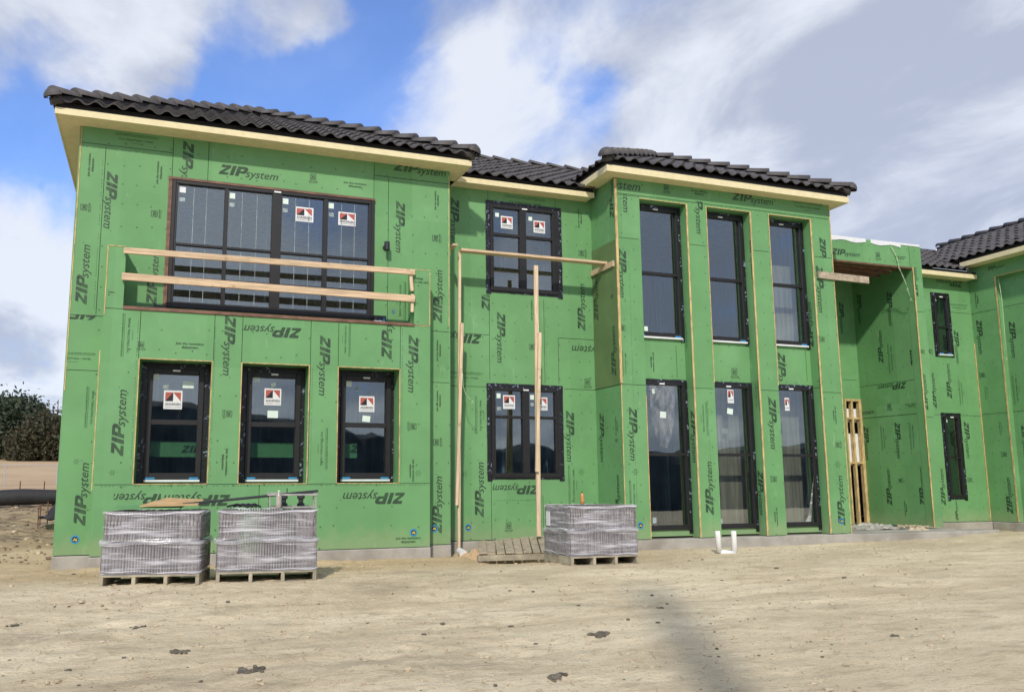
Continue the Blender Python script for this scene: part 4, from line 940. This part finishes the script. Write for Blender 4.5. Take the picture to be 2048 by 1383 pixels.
# ------------------------------------------------------------------ pallets of roof tile
def pallet(label, loc, rz, w, d, h=.13):
    t = thing('pallet', loc, label, 'pallet', 'pallets under the wrapped roof tiles', rz)
    for name, n in (('runner', 4), ('deck_board', 6)):
        for k in range(n):
            b = MB()
            if name == 'runner': x = (w-.04)*k/(n-1); b.box((x, 0, .018), (x+.04, d, h-.021))
            else: y = (d-.1)*k/(n-1); b.box((0, y, h-.02), (w, y+.1, h))
            bevel(b.build(name, 'palletw', t, local=True), .003)
    for k in range(3):
        b = MB(); y = (d-.1)*k/2; b.box((0, y, 0), (w, y+.1, .017)); b.build('bottom_board', 'palletw', t, local=True)
    return t
def tile_stack(label, loc, rz, w, d, h, tiers=2, corner=True):
    t = thing('tile_stack', loc, label, 'tile stack', 'wrapped stacks of roof tile', rz)
    b = MB(); th = h/tiers
    for k in range(tiers):
        z0 = k*th+.012; z1 = (k+1)*th-.012; sx = .012*k; n = int((w-.5)/.028)
        x0 = .22+sx; x1 = w-.24-sx
        for i in range(n):                       # tiles on edge across the middle
            x = x0+(x1-x0)*i/n; y = .03+.012*math.sin(i*1.9)+random.uniform(0, .012); b.box((x, y, z0), (x+.016, d-.03, z1-random.uniform(0, .012)))
        for xa, xb in ((sx, .21+sx), (w-.23-sx, w-sx)):   # bundles turned sideways at both ends: slabs one behind another
            m_ = int((d-.04)/.03)
            for i in range(m_):
                y = .02+(d-.04)*i/m_; j = random.uniform(-.006, .006); i0 = len(b.v); r = .035; pts = []
                for cx_, cz_, a0 in ((xa+r, z0+r, 180), (xb-r, z0+r, 270), (xb-r, z1-r, 0), (xa+r, z1-r, 90)):
                    for q in range(4): a = rad(a0+30*q); pts.append((cx_+r*math.cos(a)+j, cz_+r*math.sin(a)))
                for yy in (y, y+.022):
                    for p_ in pts: b.v.append((p_[0], yy+.015*math.sin((p_[0]-xa)/(xb-xa)*9.4), p_[1]))
                K = len(pts)
                for q in range(K): b.f.append((i0+q, i0+q+K, i0+K+(q+1) % K, i0+(q+1) % K)); b.m.append(0)
                b.f.append(tuple(i0+q for q in range(K))); b.m.append(0); b.f.append(tuple(i0+K+q for q in range(K))[::-1]); b.m.append(0)
            for q in range(5):                      # ribs on the faces
                xx = xa+.03+(xb-xa-.07)*q/4; b.box((xx, .004, z0+.03), (xx+.012, .03, z1-.03))
    b.build('stacked_tiles', 'stack', t, local=True)
    wr = MB(); NZ = 26; pts = []; r = .07
    for cx_, cy_, a0 in ((r, r, 180), (w-r, r, 270), (w-r, d-r, 0), (r, d-r, 90)):
        for q in range(5): a = rad(a0+22.5*q); pts.append(Vector((cx_+r*math.cos(a), cy_+r*math.sin(a), 0)))
    ring = []
    for i in range(len(pts)):
        a, c_ = pts[i], pts[(i+1) % len(pts)]; n = max(1, int((c_-a).length/.05))
        for q in range(n): ring.append(a+(c_-a)*q/n)
    K = len(ring); cen = Vector((w/2, d/2, 0))
    for j in range(NZ+1):
        v = j/NZ; z = .0+h*v*.985
        gap = math.exp(-((v-.5)/.035)**2) if tiers == 2 else math.exp(-((v-.5)/.03)**2)*.6
        for i, p in enumerate(ring):
            sx = 1-.02*(v > .5)-.012*v; o_ = (p-cen)*sx
            nrm = (p-cen).normalized(); wv = mnoise.noise(Vector((p.x*3, p.y*3, v*9+w*7)))*.007+mnoise.noise(Vector((p.x*1.2+p.y, v*26, w)))*.0035
            q = cen+o_+nrm*(.012+wv+.022*gap); wr.v.append((q.x, q.y, z))
    for j in range(NZ):
        for i in range(K): wr.f.append((j*K+i, j*K+(i+1) % K, (j+1)*K+(i+1) % K, (j+1)*K+i)); wr.m.append(0)
    wr.build('stretch_wrap', 'wrap', t, smooth=True, local=True)
    b = MB()                                     # twisted ropes of film round the middle and bands near the edges
    for v, rr in ((.50, .018), (.47, .009), (.955, .010), (.04, .007), (.27, .003), (.72, .003)):
        pl_ = []
        for i, p in enumerate(ring+[ring[0]]):
            q = cen+(p-cen)*(1.0-.012*v)+(p-cen).normalized()*(.030 if abs(v-.5) < .05 else .018); pl_.append((q.x, q.y, h*v+.012*math.sin(i*.21+v*9)+.008*math.sin(i*.77)))
        b.tube(pl_, rr, 6)
    b.build('film_rope', 'wrap', t, smooth=True, local=True)
    return t
def setp(pa, w, rz, zt_py, d, lab1, lab2, z=-.18, **k):
    a = atz(*pa, z); c_ = a
    hh = aty(pa[0]+15, zt_py, a.y).z-z-.13
    pallet(lab1, (a.x, a.y, z-.004), rz, w, d); tile_stack(lab2, (a.x, a.y, z+.128), rz, w, d, hh, **k)
    return a, c_, rz, w, hh+z+.13
P1 = setp((197, 1175), 1.04, -.20, 1020, .80, 'grey wooden pallet under the leftmost wrapped tile stack', 'leftmost stack of dark roof tiles in clear wrap with sheathing scraps on top')
P2 = setp((431, 1168), 1.10, -.10, 1018, .78, 'grey wooden pallet under the wrapped tile stack right of the leftmost one', 'wrapped dark tile stack with the small metal rack on top')
a3 = atz(1143, 1133, -.19); c3 = atz(1281, 1122, -.19)
P3 = setp((1143, 1133), 1.03, .0, 1009, .85, 'grey wooden pallet under the wrapped stack in front of the tower', 'wrapped tile stack in front of the tower with a small bottle on top', z=-.19)
def top(P, u, v, w=0.):                          # point on top of a stack: u along, v back
    a, c_, rz, w_, z = P; return Vector((a.x+math.cos(rz)*u*w_-math.sin(rz)*v, a.y+math.sin(rz)*u*w_+math.cos(rz)*v, z+w))
# scraps on stack 1
p = top(P1, .45, .4, .012); t = MB(); q = [top(P1, .06, .10, .010), top(P1, .75, .14, .010), top(P1, .72, .62, .03), top(P1, .05, .62, .05)]
t.hexa([v-Vector((0, 0, .006)) for v in q]+[v+Vector((0, 0, .006)) for v in q]); tag(t.build('sheathing_scrap', 'green'), 'green sheathing offcut lying on the leftmost tile stack', 'board scrap')
t = MB()
for (u0, v0, u1, v1, z0, z1) in ((.32, .2, .93, .18, .03, .045), (.40, .42, .95, .35, .06, .075)):
    q = [top(P1, u0, v0, z0), top(P1, u1, v1, z0+.01), top(P1, u1-.02, v1+.26, z0+.03), top(P1, u0+.1, v0+.3, z0+.05)]; t.hexa(q+[v+Vector((0, 0, .012)) for v in q])
tag(t.build('cardboard_sheet', 'cap'), 'brown cardboard sheets lying over the green offcut on the leftmost stack', 'cardboard')
# long dark bar across both stacks
a = aty(365, 1008, 10.35); c_ = aty(636, 981, 10.35); t = MB(); t.beam(a, c_, .05, .030); tag(bevel(t.build('metal_bar', 'metald'), .004), 'long dark metal bar leaning up across the two left tile stacks', 'metal bar')
b = MB(); a = aty(574, 986, 10.35); b.tube([a, a+Vector((0, 0, .06))], .006, 6); b.build('bolt', 'metald', bpy.data.objects['metal_bar'])
# small rack on stack 2
rk = thing('metal_rack', tuple(top(P2, .75, .35)), 'low grey metal rack with rollers on the second tile stack', 'rack')
zt = lambda u, v, w: top(P2, u, v, w)
b = MB(); b.beam(zt(.52, .12, .012), zt(1.0, .12, .012), .05, .02); b.beam(zt(.50, .50, .012), zt(1.0, .50, .012), .05, .02); b.beam(zt(.50, .12, .155), zt(1.0, .12, .155), .05, .022); b.beam(zt(.48, .48, .165), zt(.98, .48, .165), .05, .022)
for u in (.5, .99): b.beam(zt(u, .1, .155), zt(u, .52, .165), .04, .02)
bevel(b.build('rail', 'metal', rk), .003)
for u in (.51, .985):
    for v in (.12, .5):
        b = MB(); b.beam(zt(u, v, .02), zt(u, v, .146), .014, .014); b.build('leg', 'metal', rk)
for u in (.66, .84):
    b = MB(); b.tube([zt(u, .3, .02), zt(u, .3, .05), zt(u, .3, .06), zt(u, .3, .10), zt(u, .3, .11), zt(u, .3, .16)], [.045, .045, .028, .028, .045, .045], 12); b.build('roller', 'metald', rk, smooth=False)
def bottle(name, p, label, m_, capm, h=.19, r=.032):
    t = thing(name, tuple(p), label, 'bottle'); b = MB(); z = Vector((0, 0, 1))
    b.tube([p, p+z*h*.03, p+z*h*.32, p+z*h*.36, p+z*h*.62, p+z*h*.76, p+z*h*.86, p+z*h*.94], [r*.8, r, r, r*.92, r, r*.75, r*.38, r*.36], 14); b.build('bottle_body', m_, t, smooth=True)
    b = MB(); b.tube([p+z*h*.935, p+z*h], r*.42, 10); b.build('cap', capm, t)
bottle('bottle', zt(.60, .06, .006), 'clear crumpled plastic bottle standing on the second tile stack', 'bottle', 'white', .20, .034)
bottle('bottle', top(P3, .33, .30, .0), 'amber drink bottle standing on the tile stack by the tower', 'orange', 'black', .17, .03)
t = MB()
for k in range(4): t.tube([zt(.08+.06*k, .2+.05*k, .025), zt(.18+.06*k, .25, .05), zt(.3+.04*k, .2, .02)], .012, 6)
tag(t.build('strap_bundle', 'black'), 'black bundle of strapping on the left end of the second stack', 'strap')
tag((lambda b: (b.box(tuple(top(P3, -.012, .72, -.30)), tuple(top(P3, -.018, .60, -.10)), 0), b.build('paper_label', 'white'))[1])(MB()), 'white paper label stuck on the left side of the stack by the tower', 'label')

# ------------------------------------------------------------------ scaffold of lumber in the recess
sc = thing('wooden_scaffold', (5, 12.5, 0), 'makeshift lumber scaffold of two posts and a plank in front of the recess', 'scaffold')
YSf = 12.30
def up_post(pt, pb, Y, w, name='post', dep=.04, m_='lumberv'):
    a = aty(*pt, Y); c_ = aty(*pb, Y); b = MB(); b.beam(c_, a, w, dep, (1, 0, 0)); bevel(b.build(name, m_, sc), .003)
YL = atz(917, 1097, -.19).y; YL = min(YL, 12.9); YL = 12.72
up_post((919, 504), (917.5, 1098), YL, .046); up_post((924, 646), (913.5, 1010), YL-.045, .050)
up_post((1071.5, 531), (1077.5, 1072), 12.60, .070); up_post((1079.5, 665), (1073.8, 943), 12.552, .055)
b = MB(); a = aty(918, 503.5, 12.72); c_ = aty(1212, 533, 12.72)
zl = (a.z+c_.z)/2+.0; b.box((a.x, 12.60, zl+.005), (c_.x+.05, 12.745, zl+.045)); bevel(b.build('plank', 'lumber', sc), .003)
b = MB(); b.box((XTL-.045, 12.36, zl-.095), (XTL-.006, YR-.01, zl-.0)); bevel(b.build('ledger_block', 'lumber', sc), .003)
b = MB(); b.box((XMR+.006, YM+.10, zl-.095), (XMR+.045, YR-.01, zl-.0)); b.box((XMR+.05, 12.50, zl+.0461), (XMR+.13, YR-.05, zl+.08)); bevel(b.build('ledger_block', 'lumber', sc), .003)
# guard rails
def rail(pa, pc, lab, Y=YJ-.045, w=.04, h=.085):
    a = aty(*pa, Y); c_ = aty(*pc, Y); b = MB(); b.beam(a, c_, w, h, (0, 1, 0)); o = bevel(b.build('guard_rail', 'lumber'), .003); tag(o, lab, 'guard rail', 'boards nailed across the balcony'); return o
rail((247.5, 500.5), (829.5, 544.5), 'upper lumber guard rail nailed across the balcony', h=.082); rail((243.5, 552.5), (829.5, 597.5), 'lower paler lumber guard rail nailed across the balcony', h=.10)
for k, (p0, p1, p2, lab) in enumerate((((821, 541), (824, 582), .05, 'short upright block behind the right end of the upper balcony rail'), ((825, 588), (824, 624), .045, 'short upright block behind the right end of the lower balcony rail'))):
    a = aty(*p0, YJ-.02); c_ = aty(*p1, YJ-.02); b = MB(); b.beam(c_, a, p2, .03, (1, 0, 0)); tag(bevel(b.build('wood_block', 'lumberv'), .003), lab, 'wood block')
a = aty(1636, 549, YT-.025); c_ = aty(1737, 560.5, YT-.025); b = MB(); b.beam(a, c_, .036, .13, (0, 1, 0)); tag(bevel(b.build('loose_board', 'oldwood'), .003), 'weathered board nailed to the tower corner and sticking out over the porch', 'board')
# sloped old pallet used as a step
YF, YBk = 11.60, 12.95
r0 = aty(957, 1107, YF); r1 = aty(1100.5, 1103, YF); k0 = aty(955.5, 1083, YBk); k1 = aty(1090, 1071, YBk); zbm = aty(957, 1119, YF).z
rp = thing('wooden_ramp', (r0.x, r0.y, -.18), 'weathered slatted wooden ramp lying between the recess and the wrapped stack', 'ramp')
for k in range(8):
    b = MB(); u0 = k/8; u1 = (k+1)/8-.010; dz = random.uniform(-.008, .008); q = []
    for (s0, s1, u) in ((r0, r1, u0), (r0, r1, u1), (k0, k1, u1), (k0, k1, u0)): q.append(s0.lerp(s1, u)+Vector((0, random.uniform(-.02, .02), dz)))
    b.hexa([v-Vector((0, 0, .012)) for v in q]+[v+Vector((0, 0, .012)) for v in q]); bevel(b.build('board', 'oldwood', rp), .003)
for (pa, pb, off) in ((r0, r1, .02), (k0, k1, -.10)):
    b = MB(); dv = Vector((0, off, -.022)); b.beam(pa+dv+Vector((.0, 0, (zbm-r0.z)/2)), pb+dv+Vector((0, 0, (zbm-r0.z)/2)), .045, abs(zbm-r0.z), (0, 1, 0)); bevel(b.build('beam', 'palletw', rp), .004)
for (p_, u) in ((r0, .02), (r1, -.30)):
    b = MB(); b.box((p_.x+u, YF+.06, -.35), (p_.x+u+.045, YF+.12, p_.z-.03)); b.build('leg', 'oldwood', rp)
# pvc stubs
pv = thing('pvc_pipe', tuple(atz(1450, 1108, -.19)), 'pair of white plastic pipe stubs joined at the ground before the tower', 'pipe')
a = atz(1438, 1108, -.20); YV = a.y; b = MB()
def vp(px, py): return aty(px, py, YV)
a0, a1, c0_, c1_ = vp(1435, 1061), vp(1438.5, 1104), vp(1467, 1061), vp(1469.5, 1107)
rr = .042
b.tube([a0, a0-Vector((0, 0, .05)), a1], [rr*.95, rr, rr*1.08], 14, cap=True); b.tube([c0_, c0_-Vector((0, 0, .05)), c1_-Vector((0, 0, .02))], [rr*.95, rr, rr*1.12], 14); b.tube([a1+Vector((0, 0, .0)), c1_], .05, 12)
b.build('pipe_body', 'pvc', pv, smooth=True)
# security light on the main wall
c_ = aty(774, 492, YM-.12); t = thing('wall_light', tuple(c_), 'small black cylindrical light on the green wall right of the big window', 'light')
b = MB(); b.tube([c_+Vector((0, -.01, -.065)), c_+Vector((0, 0, .065))], .042, 14); b.build('lamp_body', 'black', t)
b = MB(); b.tube([c_+Vector((0, 0, -.0)), Vector((c_.x, YM-.004, c_.z))], .018, 8); b.tube([Vector((c_.x, YM-.02, c_.z)), Vector((c_.x, YM-.004, c_.z))], .04, 12); b.build('bracket', 'black', t)
# strings
def string(pts, Y, lab, r=.006, fn=None):
    b = MB(); P_ = [(fn or (lambda x, y: aty(x, y, Y)))(x, y) for x, y in pts]; b.tube(P_, r, 6)
    for dx in (-.03, .03): b.tube([P_[-1], P_[-1]+Vector((dx*.5, 0, -.03)), P_[-1]+Vector((dx, 0, -.07))], r*.7, 5)
    return tag(b.build('string', 'rope', smooth=True), lab, 'string')
string([(1782, 493), (1790, 506), (1795, 520), (1797, 535), (1806, 552), (1812, 567), (1817, 585), (1822, 596)], YPP-.03, 'pale string hanging from the top of the porch beam')
string([(1783, 495), (1792, 512), (1797, 528), (1804, 550), (1815, 575)], YPP-.04, 'second paler strand of string beside the hanging porch string', .004)
string([(1997, 557), (2004, 600), (2009, 660), (2013, 715)], 0, 'long pale string hanging in the wall niche at the right edge', .007, lambda x, y: atx(x, y, XG-.02))
string([(925, 745), (926, 770), (931, 787), (939, 797), (945, 801)], YL-.06, 'thin white cord looping off the left scaffold post', .005)
# rubbish by the foundation of the recess
a = atz(880, 1101, -.17); b = MB(); a = Vector((a.x, 12.35, -.13)); b.tube([a+Vector((-.0, -.10, .0)), a+Vector((0, .08, .03))], [.06, .05], 14); tag(b.build('paper_cup', 'white', smooth=False), 'white round tub lying by the foundation left of the scaffold post', 'tub')
b = MB(); c0 = Vector((a.x+.22, 12.3, -.15)); grid = [[c0+Vector((i*.03-.12, j*.03, .02+abs(mnoise.noise(Vector((i*.9, j*.9, 4))))*.08)) for i in range(9)] for j in range(5)]
for j in range(4):
    for i in range(8): b.poly([grid[j][i], grid[j][i+1], grid[j+1][i+1], grid[j+1][i]])
M['teal'] = mat('teal_wrapper', (.05, .30, .25), .4, .3, 20); tag(b.build('wrapper', 'teal'), 'crumpled teal wrapper beside the white tub', 'wrapper')
def crumple(name, c, sx, sy, h, m_, lab, cat, seed, n=22):
    b = MB(); i0 = 0
    for j in range(n+1):
        for i in range(n+1):
            u = i/n*2-1; v = j/n*2-1; r = max(0, 1-u*u-v*v*.9)
            z = h*(r**.6)*(.55+.9*abs(mnoise.fractal(Vector((u*2.1, v*2.1, seed)), 1, 2, 3))); b.v.append((c[0]+u*sx+.03*mnoise.noise(Vector((v*4, u*4, seed))), c[1]+v*sy, c[2]+z))
    for j in range(n):
        for i in range(n): b.f.append((j*(n+1)+i, j*(n+1)+i+1, (j+1)*(n+1)+i+1, (j+1)*(n+1)+i)); b.m.append(0)
    return tag(b.build(name, m_, smooth=False), lab, cat)
p = aty(1745, 1047, 13.6); crumple('plastic_sheet', (p.x, 13.6, -.03), .55, .35, .12, 'dirtyplastic', 'crumpled dirty plastic sheet lying on the porch floor', 'plastic sheet', 3)
crumple('straw_heap', (4.62, 12.25, -.22), .30, .22, .17, 'hay', 'low heap of straw and dirt between the posts at the recess foundation', 'heap', 8)
p = aty(1842, 1050, 12.9); crumple('rubble_heap', (p.x, 12.95, -.05), .25, .12, .09, 'dirt', 'small pile of rubble at the foot of the porch column', 'rubble', 5)

# ------------------------------------------------------------------ left background
# silt sock, wire fence, stakes, tarp
b = MB(); pts = [(x, 20.6+.10*math.sin(x*.9)+(-x)*.02, gz(-3, 20.6)+.21+.02*math.sin(x*2)) for x in [-9+k*.4 for k in range(20)]]
b.tube(pts, [.165+.012*math.sin(k*1.7) for k in range(20)], 14); tag(b.build('silt_sock', 'tarp', smooth=True), 'long black sediment sock lying on the soil left of the house', 'silt sock')
for px, lab in ((40.5, 'thin rusty stake behind the left part of the black sock'), (89, 'thin rusty stake behind the right part of the black sock')):
    p = aty(px, 967, 20.95); b = MB(); b.tube([(p.x, 20.95, .3), (p.x, 20.95, p.z+.06)], .012, 6); tag(b.build('stake', 'rust'), lab, 'stake', 'rusty stakes left of the house')
for px, py0, py1, lab in ((77, 1010, 1034, 'short rusty rebar at the left of the churned soil'), (81, 1008, 1028, 'middle rusty rebar in the churned soil'), (96, 1003, 1024, 'right rusty rebar beside the black tarp')):
    p = aty(px, py1, 16.5); q = aty(px+.5, py0, 16.5); b = MB(); b.tube([p-Vector((0, 0, .2)), q], .010, 6); tag(b.build('rebar', 'rust'), lab, 'rebar', 'rusty rebar in the soil left of the house')
b = MB(); n = 12
for j in range(n+1):
    for i in range(n+1):
        u = i/n; v = j/n; p = aty(77+38*u, 1035-(30*u**1.6)*v-1*v, 16.2+.5*v); b.v.append((p.x, p.y+.06*math.sin(u*9), p.z+.03*math.sin(u*7+v*3)))
for j in range(n):
    for i in range(n): b.f.append((j*(n+1)+i, j*(n+1)+i+1, (j+1)*(n+1)+i+1, (j+1)*(n+1)+i)); b.m.append(0)
o = b.build('tarp', 'tarp', smooth=True); tag(o, 'black tarp heaped against the left corner of the house', 'tarp'); so_ = o.modifiers.new('thick', 'SOLIDIFY'); so_.thickness = .02
fe = thing('wire_fence', (-8, 60, gz(-8, 60)), 'thin wire fence with steel posts across the dry field', 'fence')
zr = aty(50, 930, 60).z
for k in range(9):
    x = aty(12, 930, 60).x-8.8+k*2.93; b = MB(); b.tube([(x, 60, gz(x, 60)-.2), (x, 60, zr+.05)], .035, 6); b.build('post', 'galv', fe)
b = MB(); b.tube([(-20, 60, zr), (8, 60, zr)], .025, 6)
for k in range(1, 10): b.tube([(-20, 60, zr-k*.13), (8, 60, zr-k*.13)], .004, 4)
b.build('wire', 'galv', fe)
# trees
def leafq(b, p, s, m_):
    d = Vector((random.gauss(0, 1), random.gauss(0, 1), random.gauss(0, .7))).normalized(); a = d.orthogonal().normalized(); a.rotate(Matrix.Rotation(random.uniform(0, 6.28), 3, d)); c = d.cross(a)
    b.poly([p-a*s, p+c*s*.45, p+a*s, p-c*s*.45], m_)
def tree(x, y, h, w, lab, mats, n=5200, bare=False, base=.05, tipf=1.0):
    z0 = gz(x, y)-.2; t = thing('evergreen_tree', (x, y, z0), lab, 'tree', 'trees beyond the field')
    tr = MB(); tr.tube([(x, y, z0), (x+.05*h*.1, y, z0+h*.4), (x, y, z0+h*.97)], [.028*h, .018*h, .004*h], 8)
    cl_ = []
    for k in range(80):
        v = random.uniform(.03, .98) if not bare else random.uniform(.1, .8); a = random.uniform(0, 6.28)
        R_ = w/2*(math.sin(math.pi*min(1, (v+.10)/1.12))**.6)*(1-.35*v)*random.uniform(.45, 1.05)
        c = Vector((x+R_*math.cos(a), y+R_*math.sin(a)*.8, z0+h*(v*.93+.0))); cl_.append((c, w*random.uniform(.07, .15)))
        tr.tube([(x, y, z0+h*v*.8), tuple((Vector((x, y, z0+h*v*.85))+c)/2+Vector((0, 0, .02*h))), tuple(c)], [.008*h, .005*h, .002*h], 5)
    tr.build('trunk', 'bark', t)
    b = MB()
    for k in range(n):
        c, r = random.choice(cl_); p = c+Vector((random.gauss(0, r), random.gauss(0, r), random.gauss(0, r*.62)))
        if p.z < z0+.25: p.z = z0+random.uniform(.2, 1.2)
        leafq(b, p, random.uniform(.16, .34)*w/8, 0 if random.random() < .7 else 1)
    b.build('crown', mats, t)
def tpos(px, Y): return aty(px, 930, Y).x
tree(tpos(-10, 118), 118, 7.4, 10, 'dark green evergreen at the left edge of the picture', ['leafa', 'leafa'], 11000)
tree(tpos(38, 124), 124, 8.2, 9, 'tall dark grey-green evergreen, the highest behind the field', ['leafa', 'leafb'], 12000)
tree(tpos(80, 112), 112, 5.6, 7.5, 'rusty brown evergreen next to the house corner', ['leafb', 'leafc'], 11000)
tree(tpos(108, 128), 128, 8.6, 3.6, 'thin sparse tree with a bare pointed top next to the house corner', ['leafb', 'leafc'], 900, bare=True)
tree(tpos(116, 118), 118, 5.2, 7, 'olive evergreen partly hidden behind the house corner', ['leafb', 'leafa'], 9000)
for k in range(3): tree(tpos(-150-110*k, 126), 126, 7+k, 9, ['bushy evergreen just beyond the left edge', 'second evergreen beyond the left edge', 'third evergreen beyond the left edge'][k], ['leafa', 'leafb'], 2500)
# utility pole behind the camera: its shadow crosses the yard
Lp = 14; tip = Vector((5.35, 8.7)); bx_ = tip.x-math.sin(SAZ)*Lp; by_ = tip.y-math.cos(SAZ)*Lp
po = thing('utility_pole', (bx_, by_, -.6), 'wooden utility pole standing behind the photographer', 'pole')
b = MB(); b.tube([(bx_, by_, -1), (bx_, by_, -.35+Lp*math.tan(SEL))], [.21, .16], 12); b.build('mast', 'bark', po)
# wooded hill added behind the photographer, its outline shaped for reflections in the panes
M['hazehill'] = mat('haze_tinted_hill', (.040, .058, .062), .9, .5, .5)  # distance haze is put into the colour: lighter and bluish
b = MB(); HT = [(-80, 7), (-20, 8), (1.4, 7.4), (14.6, 5.6), (25, 3.6), (33, 4.4), (40, 3.4), (60, 4.6), (140, 5)]; NXW = 260
for i in range(NXW+1):
    x = -80+i*.85; h_ = lerp_tab(HT, x)+mnoise.fractal(Vector((x*.35, 2, 1)), .8, 2, 5)*.55
    for (dy, f) in ((0, -.2), (.4, .35), (1.2, .72), (2.6, .93), (4.5, 1), (8, .8), (12, -.2)): b.v.append((x+mnoise.noise(Vector((x*.5, dy, 3)))*.5, -43-dy+mnoise.noise(Vector((x*.8, dy*2, 7)))*.8, -1+(h_+1)*f))
for i in range(NXW):
    for k in range(6): a = i*7+k; b.f.append((a, a+1, a+8, a+7)); b.m.append(0)
tag(b.build('reflection_hill', 'hazehill'), 'dark wooded hill added behind the photographer for the pane reflections', 'wood', kind='stuff')
